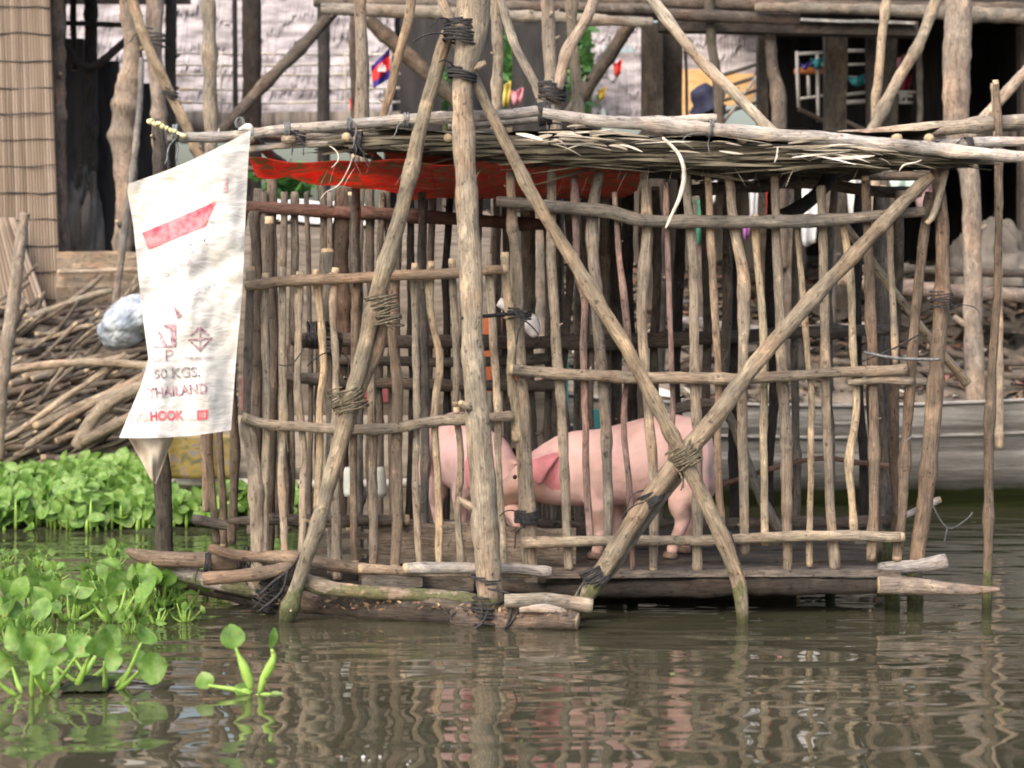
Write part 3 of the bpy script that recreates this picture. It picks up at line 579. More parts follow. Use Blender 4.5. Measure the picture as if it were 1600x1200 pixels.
def make_pig(name, label, loc, rotz, headdrop, flip, sc=1.0, dirt_dark=1.0):
    b = MB()
    def loft(rings, sides=20):
        b0 = len(b.v)
        for (x, y, z, ry, rz, tx) in rings:
            for k in range(sides):
                a = 2*math.pi*k/sides; c, s_ = math.cos(a), math.sin(a)
                b.v.append(Vector((x+s_*rz*tx, y+c*ry, z+s_*rz))); b.tc.append((0, 0, 0))
        n = len(rings)
        for i in range(n-1):
            for k in range(sides):
                p = b0+i*sides+k; q = b0+i*sides+(k+1) % sides; b.f.append((p, q, q+sides, p+sides)); b.mi.append(0)
        b.f.append(tuple(b0+k for k in reversed(range(sides)))); b.mi.append(0); b.f.append(tuple(b0+(n-1)*sides+k for k in range(sides))); b.mi.append(0)
    h = headdrop
    loft([(.425, 0, .50, .02, .03, 0), (.42, 0, .49, .07, .09, 0), (.39, 0, .475, .12, .15, 0), (.33, 0, .475, .15, .185, 0), (.22, 0, .475, .165, .205, 0), (.10, 0, .455, .17, .205, 0), (0, 0, .435, .172, .198, 0),
          (-.12, 0, .42, .165, .185, 0), (-.24, 0, .415, .155, .182, 0), (-.33, 0, .41-h*.15, .135, .168, .05), (-.40, 0, .405-h*.35, .115, .142, .1), (-.47, 0, .395-h*.6, .098, .112, .15),
          (-.53, 0, .37-h*.75, .08, .088, .2), (-.59, 0, .335-h*.9, .056, .058, .25), (-.65, 0, .305-h, .045, .047, .2), (-.70, 0, .285-h*1.1, .042, .044, .1), (-.715, 0, .28-h*1.12, .046, .05, .1), (-.73, 0, .277-h*1.12, .044, .048, .1)])
    jaw = [(-.40, 0, .35-h*.4, .07, .07, 0), (-.50, 0, .315-h*.7, .05, .05, 0), (-.62, 0, .27-h, .032, .028, 0), (-.67, 0, .255-h*1.05, .022, .02, 0)]; loft(jaw, 12)
    def limb(pts, rad): b.tube([Vector(p) for p in pts], rad, 12, .02, 0, 0, 9)
    for sy, dx in ((-1, 0), (1, .095)):
        y = .095*sy
        limb([(.27+dx*.6, y*.8, .44), (.30+dx*.8, y*1.05, .34), (.255+dx, y*1.1, .25), (.265+dx, y*1.1, .17), (.225+dx, y*1.1, .07), (.215+dx, y*1.1, .02)], [.10, .10, .062, .036, .028, .033])
        dx2 = 0 if sy < 0 else .10
        limb([(-.15+dx2*.4, y*.8, .40), (-.14+dx2, y*1.05, .27), (-.125+dx2, y*1.1, .17), (-.13+dx2, y*1.1, .07), (-.145+dx2, y*1.1, .02)], [.09, .062, .037, .028, .033])
    # floppy ears
    for sy in (-1, 1):
        base = Vector((-.375, .07*sy, .51-h*.35)); tip = Vector((-.41, .165*sy, .365-h*.5))
        n = 6; b0 = len(b.v)
        for i in range(n+1):
            t = i/n; c = base.lerp(tip, t)+Vector((-.02*math.sin(t*3), .035*sy*math.sin(t*3.1), .02*math.sin(t*3)))
            wd = .088*math.sin(math.pi*(.2+.8*t)**.8)+.01; ww = Vector((1, .1*sy, .25)).normalized()
            for k in range(10):
                a = 2*math.pi*k/10; b.v.append(c+ww*math.cos(a)*wd+Vector((.1, sy, .3)).normalized()*math.sin(a)*.011); b.tc.append((0, 0, 0))
        for i in range(n):
            for k in range(10):
                p = b0+i*10+k; q = b0+i*10+(k+1) % 10; b.f.append((p, q, q+10, p+10)); b.mi.append(0)
        b.f.append(tuple(b0+k for k in reversed(range(10)))); b.mi.append(0); b.f.append(tuple(b0+n*10+k for k in range(10))); b.mi.append(0)
    # tail
    tl = [Vector((.41+.035*math.sin(i*.25), .02*math.cos(i*.9), .52-i*.012)) for i in range(12)]; b.tube(tl, [.016-.0008*i for i in range(12)], 8, .02, 0, 0, 9)
    me = bpy.data.meshes.new('raw'); me.from_pydata([tuple(v) for v in b.v], [], b.f); tmp = bpy.data.objects.new('raw', me); C.objects.link(tmp)
    md = tmp.modifiers.new('r', 'REMESH'); md.mode = 'VOXEL'; md.voxel_size = .008
    ms = tmp.modifiers.new('s', 'SMOOTH'); ms.iterations = 22; ms.factor = .6
    dg = bpy.context.evaluated_depsgraph_get(); out = bpy.data.meshes.new_from_object(tmp.evaluated_get(dg)); bpy.data.objects.remove(tmp)
    out.name = name; out.materials.clear(); out.materials.append(PIGM); out.polygons.foreach_set('use_smooth', [True]*len(out.polygons))
    ca = out.attributes.new('pc', 'FLOAT_COLOR', 'POINT'); buf = []
    for v in out.vertices:
        p = v.co; n_ = N(p.x*7, p.y*7, p.z*7)
        c = Vector((.86, .585, .55))*(1+.13*N(p.x*5, p.y*5, p.z*5)); c.y -= .06*max(0, N(p.x*9, p.y*9, p.z*9+4))
        if -.53 < p.x < -.28 and abs(p.y) > .112 and p.z > .34-h*.5 and p.x < -.29: c = Vector((.74, .28, .32))                      # ears
        if p.x < -.715: c = Vector((.66, .30, .30))
        d = 0
        if p.x < -.33 and (abs(p.y) < .105+.02*n_ or p.z < .36): d = min(1, (-.33-p.x)*9)*min(1, max(.25, (.47-p.z)*6))*.95                                  # dirty face
        d = max(d, min(1, max(0, (.32-p.z+.06*n_)*5))*.35*(1 if p.z > .2 else .7))  # darker towards the belly and legs
        c = c.lerp(Vector((.36, .22, .16)), d*dirt_dark); mud = max(0, min(1, (N(p.x*11, p.y*11, p.z*13)-.12)*6))*max(0, min(1, (.46-p.z)*5)); c = c.lerp(Vector((.33, .24, .18)), mud*.55); buf += [c.x, c.y, c.z, 1]
    ca.data.foreach_set('color', buf)
    o = bpy.data.objects.new(name, out); C.objects.link(o)
    o.location = loc; o.rotation_euler = (0, 0, rotz); o.scale = (sc*(-1 if flip else 1), sc, sc); ORG[o.name] = Vector((0, 0, 0))
    tag(o, label, 'pig', 'pigs in the pen')
    for sy in (-1, 1):
        e = MB(); c = Vector((-.525, .073*sy, .405-h*.75)); e.tube([c+Vector((0, -.008*sy, 0)), c+Vector((0, .004*sy, 0))], .011, 8, .01, 0, 0, 9); e.build('eye', [EYEM], o)
    for x, y in ((.215, -.105), (.31, .105), (-.145, -.105), (-.045, .105)):
        e = MB(); e.tube([Vector((x-.008, y, -.001)), Vector((x-.004, y, .028))], [.039, .033], 10, .01, 0, 0, 9); e.build('hoof', [HOOF], o)
    return o
FLOOR = zf+.034
p1 = make_pig('pig', 'large pink pig seen side on, head lowered to the left and rump to the right', (W(975, 0, 9.62).x, 9.62, FLOOR), R(3), .03, False, 1.0)
p2 = make_pig('pig', 'pink pig at the left behind the big front post, turned towards the other pig', (W(737, 0, 10.12).x, 10.12, FLOOR), R(-69), .11, True, .96, .35)

# ---------------------------------------------------------------- the sack
YS = 8.86
def fold(px, py):
    u = (px-200)/190; v = (py-200)/480
    return .035*math.sin(u*5+v*3)+.022*math.sin(u*14-v*6+1)*(.4+.6*v)+.02*N(px*.018, py*.011)+.008*N(px*.06, py*.035)+.003*N(px*.03+py*.05, py*.08-px*.03)-.03*math.exp(-((px+py*.25-400)/30)**2)+.025*math.exp(-((py-470-(px-230)*-.5)/18)**2)
def lerp_tab(tab, t):
    for (a, x0), (c, x1) in zip(tab, tab[1:]):
        if t <= c: k = (t-a)/(c-a); k = k*k*(3-2*k)*.5+k*.5; return x0+(x1-x0)*k
    return tab[-1][1]
LEFT = [(0, (201, 287)), (.03, (199, 300)), (.2, (208, 350)), (.38, (216, 430)), (.55, (224, 500)), (.68, (232, 560)), (.78, (221, 600)), (1, (186, 684))]
RIGHT = [(0, (392, 203)), (.1, (388, 250)), (.3, (384, 330)), (.6, (379, 450)), (.8, (369, 560)), (1, (361, 672))]
LEFT = [(a, Vector(b_)) for a, b_ in LEFT]; RIGHT = [(a, Vector(b_)) for a, b_ in RIGHT]
def sk(u, v):
    a = lerp_tab(LEFT, v); c = lerp_tab(RIGHT, v); p = a.lerp(c, u)
    p.y += (4*math.sin(u*math.pi)*(1-v)*1.6)*(1 if u < .8 else 1)*1.0+ (8*math.sin(u*3.1))*(v**6)*.6
    return p
sb = MB()
def sfront(u, v): p = sk(u, v); y = YS+fold(p.x, p.y); return W(p.x, p.y, y), (p.x/350, p.y/350, 0)
def sback(u, v): p = sk(1-u, v); y = YS+fold(p.x, p.y)+.004+.012*math.sin(u*math.pi); return W(p.x, p.y, y), (p.x/350+3, p.y/350, 0)
sb.grid(sfront, 90, 180); sb.grid(sback, 60, 110)
sack = thing('sack', 'white woven 50 kgs sack with a red stripe and print hung from the roof pole', 'sack', W(290, 690, YS))
sb.build('sack_cloth', [SACK], sack)
b = MB()         # hanging tongue of cloth at the lower edge
CRM = simple('sack_lining', (.36, .30, .23), (.56, .5, .42), (9, 9, 9), .8)
def tng(u, v):
    a = Vector((200, 682)).lerp(Vector((238, 752)), v**.8); c = Vector((276, 670)).lerp(Vector((243, 756)), v**1.1); p = a.lerp(c, u)
    if v > .55: a = Vector((225+8*(v-.55), 718)); 
    return W(p.x, p.y, YS+.06+.03*math.sin(u*6+v*4)+.01*math.sin(u*15)), (p.x/350, p.y/350, 0)
b.grid(tng, 16, 16); b.build('torn_flap', [CRM], sack, solid=.004)
b = MB()         # knot at the corner
b.tube([W(375, 222, 8.87), (W(384, 212, 8.85)), W(390, 203, 8.86)], [.008, .019, .007], 10, .006, .012, .5, 9); b.tube([W(376, 206, 8.87), W(388, 200, 8.84), W(395, 212, 8.85)], [.007, .015, .004], 8, .006, .012, .5, 9)
b.build('knot', [SACK], sack)
def printed(body, px, py, size, m, rot=0, name='lettering', sx=1.0, bold=.0, keep=None):
    """lettering laid 3 mm proud of the sack cloth, following its folds"""
    cu = bpy.data.curves.new('t', 'FONT'); cu.body = body; cu.size = 1; cu.offset = bold
    tmp = bpy.data.objects.new('t', cu); C.objects.link(tmp)
    dg = bpy.context.evaluated_depsgraph_get(); me = bpy.data.meshes.new_from_object(tmp.evaluated_get(dg)); bpy.data.objects.remove(tmp)
    import bmesh
    bm = bmesh.new(); bm.from_mesh(me); bmesh.ops.triangulate(bm, faces=bm.faces)
    bb = MB(); ca, sa = math.cos(rot), math.sin(rot); idx = {}
    for v in bm.verts:
        x = v.co.x*size*sx; y = v.co.y*size; X = px+x*ca+y*sa*.0-y*math.sin(-rot)*-.0; 
        X = px+x*ca-y*sa; Yp = py-(x*sa+y*ca); idx[v.index] = len(bb.v)
        bb.v.append(W(X, Yp, YS+fold(X, Yp)-.004)); bb.tc.append((0, 0, 0))
    for f in bm.faces:
        if keep and not keep(sum((bb.v[idx[v.index]].x for v in f.verts))/3): continue
        bb.f.append(tuple(idx[v.index] for v in f.verts)); bb.mi.append(0)
    bm.free()
    return bb.build(name, [m], sack)
def inkpoly(pts, m, name):
    b = MB(); 
    # fan of small quads over a 4-sided outline so that it follows the folds
    a, c, d, e = [Vector(p) for p in pts]
    def g(u, v): p = a.lerp(c, u).lerp(e.lerp(d, u), v); return W(p.x, p.y, YS+fold(p.x, p.y)-.004), (0, 0, 0)
    b.grid(g, 14, 6); return b.build(name, [m], sack)
inkpoly([(222, 364), (337, 315), (321, 353), (232, 390)], INKR, 'red_stripe')
inkpoly([(355, 276), (356, 277), (355, 299), (347, 300)], INKF, 'red_corner')
printed('50 KGS.', 240, 592, 22, INKD, R(3), sx=1.0, bold=.022)
printed('*', 222, 588, 18, INKD, 0)
printed('THAILAND', 231, 622, 22, INKP, R(5), sx=.87, bold=.022)
printed('NO', 203, 661, 20, INKF, R(4), sx=.9); printed('HOOK', 234, 657, 20, INKR, R(2), sx=.86, bold=.03)
printed('P', 257, 565, 28, INKP, R(2), sx=1.0, bold=-.01); printed('U', 235, 566, 26, INKF, R(3), sx=1.0, bold=-.02)
printed('S', 297, 395, 20, INKG, R(22)); printed('T', 318, 384, 15, INKG, R(22)); printed('3', 330, 356, 16, INKG, R(22))
printed('ona oba', 258, 434, 14, INKF, R(30), sx=1.1)
printed('A.AMBS', 290, 462, 18, INKG, R(8), sx=1.0)
printed('MAR. 002. 20551', 288, 562, 7, INKP, R(2), sx=.95)
b_ = [(308, 640), (325, 639), (324, 655), (307, 656)]
for q in ([(308, 641), (325, 640), (325, 643), (308, 644)], [(308, 653), (325, 652), (324, 655), (308, 656)], [(308, 641), (311, 641), (311, 656), (308, 656)], [(322, 640), (325, 640), (324, 655), (321, 655)]): inkpoly(q, INKR, 'square_mark')
printed('B', 312, 652, 12, INKR, 0)
for q in ([(270, 476), (274, 480), (285, 494), (277, 498)], [(262, 506), (275, 504), (275, 541), (268, 540)], [(255, 508), (264, 506), (266, 512), (260, 514)], [(238, 541), (272, 539), (276, 542), (240, 543)], [(246, 520), (250, 518), (262, 541), (254, 541)]): inkpoly(q, INKP, 'house_mark')
for q in ([(312, 510), (314, 510), (314, 550), (311, 550)], [(294, 530), (332, 527), (332, 530), (294, 533)], [(296, 525), (310, 511), (312, 514), (299, 526)], [(315, 512), (328, 523), (326, 526), (314, 516)], [(332, 529), (314, 548), (313, 544), (328, 530)], [(297, 535), (310, 547), (310, 543), (300, 534)]): inkpoly(q, INKP, 'diamond_mark')

# ---------------------------------------------------------------- poles around the pen
def pole(pp, r, col, label, Y=11.4, name='pole', cat='pole', grp='poles standing around the pen', **k):
    o = stick(pp, r, col, Y, name, None, **k); return tag(o, label, cat, grp)
pole([(1556, 125, 9.3), (1561, 250, 9.3), (1558, 420, 9.3), (1553, 560, 9.3), (1545, 700, 9.3), (1543, 860, 9.3), (1541, 1000, 9.3)], [5, 6, 6, 7, 8, 7, 7], BR, 'thin bare pole rising from the water at the tip of the long beam', m=WETW)
pole([(1500, -40, 15.0), (1495, 90, 15.0), (1495, 200, 15), (1515, 280, 15.0), (1520, 420, 15.0), (1520, 520, 15.0), (1526, 640, 15.0), (1526, 680, 15)], [19, 22, 20, 15, 14, 15, 15, 15], (.36, .29, .23), 'thick pale post behind the right end of the pen, in front of the debris bank', knots=0)
pole([(773, -40), (778, 60), (776, 190), (775, 400), (775, 960)], [9, 9, 9, 9, 9], (.33, .27, .2), 'upright pole just right of the big front post, above the roof', name='pole')
pole([(776, -30), (800, 60), (840, 140), (855, 190)], [6, 7, 7, 7], (.42, .36, .29), 'slanting pole leaning down to the right into the rope tie above the roof', Y=11.2)
pole([(852, -40), (858, 60), (866, 190), (870, 420), (872, 960)], [11, 11, 12, 12, 12], (.36, .30, .24), 'upright pole with a black rope tie right above the roof', Y=11.25)
pole([(893, -40), (893, 60), (905, 180), (905, 400), (905, 960)], [8, 8, 10, 9, 9], (.32, .27, .2), 'frayed upright pole right of the rope-tied one above the roof', Y=11.4)
pole([(945, -40), (915, 30), (885, 80), (872, 140)], [8, 9, 9, 8], (.42, .33, .26), 'reddish branch slanting down left across the two upright poles above the roof', Y=11.15)
pole([(1005, -30), (1050, 40), (1110, 110), (1160, 160), (1205, 205), (1260, 265)], [8, 8, 9, 9, 9, 8], (.46, .40, .31), 'long pale pole slanting down to the right onto the middle of the roof', Y=11.2)
pole([(562, -40), (566, 100), (566, 190), (562, 300), (558, 430), (560, 900)], [10, 10, 12, 9, 9, 9], (.26, .22, .17), 'grey-brown pole behind the left half of the roof, right of the dark posts', Y=11.6, bamboo=.5)
pole([(646, -40), (640, 30), (622, 90), (608, 150), (592, 205)], [7, 8, 7, 7, 5], (.24, .18, .11), 'crooked brown branch beside the flag', Y=11.5)
pole([(198, -40, 16.5), (208, 80, 16.5), (198, 160, 16.5), (192, 210, 16.5), (198, 300, 16.5), (192, 400, 16.5), (192, 510, 16.5)], [17, 14, 21, 20, 17, 14, 14], (.26, .21, .17), 'thick bulging trunk post at the left, left of the sack')
pole([(246, -40, 16.4), (240, 60, 16.4), (246, 140, 16.4), (250, 220, 16.4), (260, 420, 16.4), (265, 520, 16.4)], [13, 13, 11, 13, 12, 12], (.30, .24, .20), 'brown trunk post rising behind the top left corner of the sack')
pole([(198, -40, 16.2), (222, 50, 16.2), (258, 130, 16.2), (290, 195, 16.2), (340, 300, 16.2)], [7, 8, 8, 8, 7], (.38, .28, .17), 'tan pole slanting down right, tied to the brown trunk post behind the sack')
pole([(222, 90, 15.9), (215, 200, 15.9), (198, 340, 15.9), (185, 440, 15.9), (180, 480, 15.9)], [4, 5, 6, 5, 5, 5], (.24, .23, .22), 'thin grey pole leaning left of the sack')
pole([(322, -40, 14), (328, 90, 14), (330, 210, 14), (330, 760, 14)], [10, 11, 10, 10], (.30, .26, .2), 'smooth grey-brown pole in front of the pale thatch, above the sack knot', bamboo=.6)
pole([(1472, -30, 14), (1440, 60, 14), (1400, 130, 14), (1365, 200, 14), (1340, 240, 14)], [9, 9, 9, 9, 8], (.36, .30, .22), 'pole slanting down left, left of the thick pale post')
pole([(1388, -30, 14.2), (1378, 60, 14.2), (1372, 130, 14.2), (1368, 220, 14.2), (1370, 700, 14.2)], [6, 7, 7, 7, 7], (.44, .33, .21), 'straight tan pole at the upper right, behind the slanting one')
pole([(1650, 70, 13.5), (1600, 115, 13.5), (1550, 170, 13.5), (1515, 215, 13.5)], [9, 9, 9, 8], (.42, .34, .27), 'pinkish pole slanting down left from the right edge of the picture')
pole([(1553, 130, 13.4), (1558, 190, 13.4), (1560, 230, 13.4), (1562, 700, 13.4)], [6, 6, 6, 6], (.38, .29, .2), 'short forked stake top behind the thin bare pole at the upper right')
pole([(40, 332, 14), (30, 400, 14), (20, 480, 14), (2, 600, 14), (-6, 720, 14)], [6, 9, 10, 11, 12], (.33, .27, .22), 'pointed pole leaning before the cane matting at the left edge')
pole([(-2, 925, 8.8), (8, 950, 8.8), (3, 1010, 8.8)], [4, 5, 4], YEL, 'stub of tan stick in the water at the left edge among the plants')
def rope_on(x, y, Y, dx, dy, r, n_, lbl):
    o = lash(x, y, Y, dx, -dy, r, n_, .008, None, ROPE, .8, 1, 'rope_tie'); tag(o, lbl, 'rope', 'rope ties on the poles')
rope_on(242, 60, 16.3, 0, 1, 17, 2, 'black rope tie round the brown trunk post and its tan pole'); rope_on(266, 147, 16.2, .4, 1, 10, 2, 'black rope tie low on the tan slanting pole')

# ---------------------------------------------------------------- houses behind
def thatch_wall(parent, x0, x1, z0, z1, Y, m, tilt=.0, rows=9, name='thatch_wall', poly=None, amp=.05):
    b = MB(); sd = rnd.random()*40
    for r_ in range(rows):
        zt = z1-(z1-z0)*r_/rows+.08; zb = zt-(z1-z0)/rows-.2; nx = max(8, int((x1-x0)/.014))
        b0 = len(b.v)
        for i in range(nx+1):
            x = x0+(x1-x0)*i/nx; dz = .3*N(x*1.3, r_*3+sd)+.07*N(x*11, r_*3+sd)+rnd.uniform(-.05, .05); off = rnd.uniform(-.006, .006)
            for k in range(3):
                t = k/2; z = zt+(zb+dz*1.4-zt)*t
                y = Y+tilt*(z-z0)-(.01+amp*t)+off*t+.03*N(x*3, z*3, sd)
                xx = x
                b.v.append(Vector((xx, y, z))); b.tc.append((x*1.0, r_*.7+z*.2, x*.8+z*.1))
        for i in range(nx):
            for k in range(2): a = b0+i*3+k; b.f.append((a, a+1, a+4, a+3)); b.mi.append(0)
    return b.build(name, [m], parent, smooth=False)
def X(px, Y): return (px-800)/F*Y
def Z(py, Y): return EYE+(HZ-py)/F*Y
hs = thing('thatched_house', 'pale grey thatched house on dark posts behind the pen, upper left', 'house', Vector((X(420, 21), 21, 1.3)))
thatch_wall(hs, X(60, 21), X(612, 21), Z(182, 21), Z(-90, 21), 21, THATCHW, .55, 6)
thatch_wall(hs, X(925, 20.6), X(1010, 20.6), Z(200, 20.6), Z(-80, 20.6), 20.6, THATCHW, .4, 10)
thatch_wall(hs, X(1062, 20.4), X(1190, 20.4), Z(125, 20.4), Z(-90, 20.4), 20.4, THATCHW, .4, 8)
def HP(par, pp, r, c, Y, name='post', **k): return stick(pp, r, c, Y, name, par, **k)
for y_ in (83, 101, 116, 139, 160): HP(hs, [(268, y_, 20.3), (400, y_+1, 20.3), (630, y_+(-1 if y_ > 100 else 3), 20.3)], 2.3, (.6, .58, .57), 20.3, 'rail', knots=0, step=.3)
for x_ in (345, 540): HP(hs, [(x_, 80, 20.25), (x_+1, 195, 20.25)], 2, (.5, .47, .45), 20.3, 'rail', knots=0, step=.3)
b = MB(); b.board(Vector((X(262, 20.2), 20.2, Z(195, 20.2))), Vector((X(640, 20.2), 20.2, Z(192, 20.2))), Vector((0, 0, .12)), Vector((0, .9, 0)), jag=.02); b.build('floor', [SHADEW], hs)
for pp, r, c in (([(268, -40), (266, 200), (266, 420)], 9, BLK), ([(366, -40), (368, 200), (368, 420)], 4, BLK), ([(393, -40), (394, 200), (394, 420)], 15, (.045, .035, .03)), ([(506, -40), (506, 200), (508, 420)], 10, BLK)):
    HP(hs, [(q[0], q[1], 18.5) for q in pp], r, c, 18.5, 'post', rv=.03, wob=.002, knots=0)
HP(hs, [(525, 15, 16.5), (470, 75, 16.5), (410, 135, 16.5), (345, 205, 16.5), (300, 240, 16.5)], [8, 10, 9, 9, 8], (.13, .105, .09), 16.5, 'brace')
HP(hs, [(502, 14, 16.2), (600, 17, 16.2), (760, 22, 16.2), (1020, 36, 16.2)], [9, 11, 9, 8], (.27, .24, .2), 16.2, 'beam')
HP(hs, [(490, 2, 16.6), (700, 6, 16.6), (1030, 14, 16.6)], 8, DK, 16.6, 'beam')
HP(hs, [(575, 30, 17), (640, 90, 17), (720, 165, 17), (760, 200, 17)], [11, 12, 11, 9], (.14, .11, .08), 17, 'brace')
HP(hs, [(553, 10, 17), (555, 200, 17), (555, 500, 17)], 7, (.12, .09, .07), 17, 'post')
HP(hs, [(1010, 0, 17.6), (950, 90, 17.6), (880, 190, 17.6)], [10, 11, 9], (.10, .08, .06), 17.6, 'brace')
def SLAB(par, x0, x1, y0, y1, Y, th, m, name='wall', jit=0):
    b = MB(); b.box((X(x0, Y), Y, Z(y1, Y)), (X(x1, Y), Y+th, Z(y0, Y)), 0, jit); return b.build(name, [m], par, smooth=False)
# dark slabs painted as the unlit room in the middle and behind everything
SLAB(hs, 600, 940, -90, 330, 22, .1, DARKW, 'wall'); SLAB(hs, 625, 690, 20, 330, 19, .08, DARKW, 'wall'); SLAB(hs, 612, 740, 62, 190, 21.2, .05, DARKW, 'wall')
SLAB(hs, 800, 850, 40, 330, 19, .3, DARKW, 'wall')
# left dark hut
hl = thing('cane_hut', 'tall cane-mat sided hut with a black open doorway at the left edge', 'hut', Vector((X(60, 16.5), 16.5, 1.2)))
def canemat(u, v):
    x = X(-260, 16.5)*(1-u)+X(76+20*v, 16.5)*u; z = Z(-70+565*v, 16.5); ph = u*75*2
    return Vector((x, 16.5-.02*abs(math.sin(ph*math.pi/2))**.6-.01*N(x*3, z*2), z)), (math.floor(ph/2)*.37, .2, z*.06)
def cane_mat():
    m, t, b = mat('cane_matting'); n = noi(t, coord(t, 'tc', (9, 1, 3)), 1, 3); n2 = noi(t, coord(t, 'tc', (6, 1, 18)), 1, 4)
    c = ramp(t, n, [(.3, (.15, .12, .095)), (.5, (.26, .21, .17)), (.7, (.36, .31, .265))]); c = mix(t, c, ramp(t, n2, [(.3, (.75, .68, .6)), (.7, (1.1, 1.08, 1.1))]), .8, 'MULTIPLY')
    t.links.new(c, b.inputs[0]); b.inputs['Roughness'].default_value = .8; return m
CANE = cane_mat(); b = MB(); b.grid(canemat, 760, 14); b.build('cane_wall', [CANE], hl, solid=.004)
for k in range(14):
    y_ = -30+k*41.5; b = MB(); b.tube([W(x_, y_+3*N(x_*.03, k), 16.47) for x_ in (-180, -90, 0, 30, 60, 78+k*1.4)], .0055, 5, .06, .012, .3, 9); b.build('binding', [ROPE], hl)
def canem2(u, v):
    x = X(-60, 16.3)*(1-u)+X(22+55*v, 16.3)*u; z = Z(340+150*v, 16.3); return Vector((x, 16.32-.02*abs(math.sin(u*36*math.pi/2))**.6, z)), (math.floor(u*18)*.41+4, .2, z*.06)
b = MB(); b.grid(canem2, 180, 8); b.build('cane_wall', [CANE], hl, solid=.004)
HP(hl, [(88, -40), (90, 200), (97, 410)], [13, 13, 13], (.17, .13, .11), 16.8, 'post', rv=.03)
SLAB(hl, 100, 184, 95, 480, 18.6, .1, DARKW, 'wall'); SLAB(hl, 97, 130, 60, 480, 18.4, .1, DARKW, 'wall'); SLAB(hl, 176, 240, 130, 480, 18.9, .1, DARKW, 'wall')  # near-black slabs painted as the unlit void of the hut
HP(hl, [(142, -40), (142, 300)], 10, BLK, 17.8, 'post', rv=.02); HP(hl, [(113, -40), (116, 110)], 5, BLK, 17.8, 'post'); HP(hl, [(98, 36), (200, 40)], 4, BLK, 17.7, 'beam')
HP(hl, [(96, 65), (140, 105), (200, 60)], 6, BLK, 17.7, 'brace')
SLAB(hl, -300, 100, -90, 480, 18.9, .1, DARKW, 'wall'); SLAB(hl, -320, 200, -96, -84, 16.3, 3.2, SHADEW, 'roof')  # roof slab above the view, added to keep the hut interior dark
# right-hand stilt house
hr = thing('stilt_house', 'dark open-sided stilt house with log beams at the upper right', 'house', Vector((X(1330, 18), 18, 1.5)))
SLAB(hr, 1185, 1800, -120, 440, 22, .1, DARKW, 'wall'); SLAB(hr, 1195, 1800, -140, -60, 17, 5, DARKW, 'roof'); SLAB(hr, 1000, 1800, 205, 222, 18.2, 3.8, SHADEW, 'floor'); SLAB(hr, 1750, 1790, -100, 440, 17.2, 4.8, DARKW, 'wall'); SLAB(hr, 1440, 1480, -60, 215, 21, .5, DARKW, 'wall')  # out-of-view roof slab, placed to shade the rooms beneath it
for x0, x1, y0, y1, Y, c in ((1003, 1036, 35, 430, 17.6, (.075, .062, .053)), (1034, 1066, 38, 430, 17.8, (.05, .042, .036)), (1290, 1324, 50, 430, 17.8, (.115, .098, .08)), (1357, 1369, 0, 430, 17.4, (.055, .047, .042)), (1374, 1402, 55, 430, 17.9, (.13, .115, .095)), (1185, 1200, -60, 430, 17.5, (.085, .07, .058)), (1596, 1615, 40, 430, 17.6, (.11, .09, .08))):
    b = MB(); b.board(Vector(((X(x0, Y)+X(x1, Y))/2, Y, Z(y1, Y)-.3)), Vector(((X(x0, Y)+X(x1, Y))/2, Y, Z(y0, Y))), Vector(((X(x1, Y)-X(x0, Y))/2, 0, 0)), Vector((0, .16, 0)), jag=.01); b.build('post', [WOOD], hr, c, False)
HP(hr, [(1200, -40), (1206, 90), (1216, 150), (1218, 260), (1220, 420)], [9, 9, 13, 12, 11], (.19, .15, .12), 17, 'post')
HP(hr, [(1106, -40), (1112, 60), (1122, 140), (1124, 230)], 8, (.12, .10, .08), 16.8, 'post'); HP(hr, [(1070, 60), (1074, 190)], 2.5, BLK, 17, 'post'); HP(hr, [(1436, 60), (1438, 230)], 5, (.14, .12, .1), 17.5, 'post')
HP(hr, [(560, -8), (900, 0), (1200, 8), (1700, 14)], 9, (.13, .10, .08), 16.9, 'beam'); HP(hr, [(1180, 12), (1340, 14), (1500, 22), (1700, 30)], [7, 9, 11, 12], (.2, .18, .15), 16.6, 'beam')
HP(hr, [(900, 10), (1100, 25), (1250, 30)], [8, 10, 9], (.10, .08, .07), 16.7, 'beam')
b = MB(); b.board(W(1030, 36, 16.9), W(1435, 44, 16.9), Vector((0, 0, .06)), Vector((0, .2, 0)), jag=.01); b.board(W(950, 12, 17), W(1700, -14, 17), Vector((0, 0, .09)), Vector((0, .2, 0)), jag=.02); b.build('beam', [WOOD], hr, (.06, .052, .048), False)
b = MB(); b.board(W(1240, 30, 16.85), W(1430, 36, 16.85), Vector((0, 0, .012)), Vector((0, .2, 0)), jag=.01); b.build('beam', [WOOD], hr, (.34, .36, .37), False)
PLY = simple('plywood', (.50, .30, .13), (.66, .44, .22), (3, 3, 14), .8, 'pos', .1)
b = MB(); b.box((X(1066, 19.6), 19.6, Z(200, 19.6)), (X(1125, 19.6), 19.63, Z(108, 19.6))); b.box((X(1130, 19.6), 19.6, Z(165, 19.6)), (X(1178, 19.6), 19.63, Z(115, 19.6))); b.build('plywood_panel', [PLY], hr, smooth=False)
for k in range(4): HP(hr, [(1126, 118+k*20), (1185, 100+k*20)], 3, (.09, .08, .08), 19.3, 'rung')
HP(hr, [(1128, 195), (1190, 110)], 2.5, (.5, .48, .46), 19.2, 'brace'); HP(hr, [(1248, 170), (1300, 195), (1360, 215)], 4, (.16, .11, .08), 18.2, 'brace'); HP(hr, [(1322, 190), (1358, 205), (1400, 212)], 4, (.3, .25, .22), 18.2, 'brace')
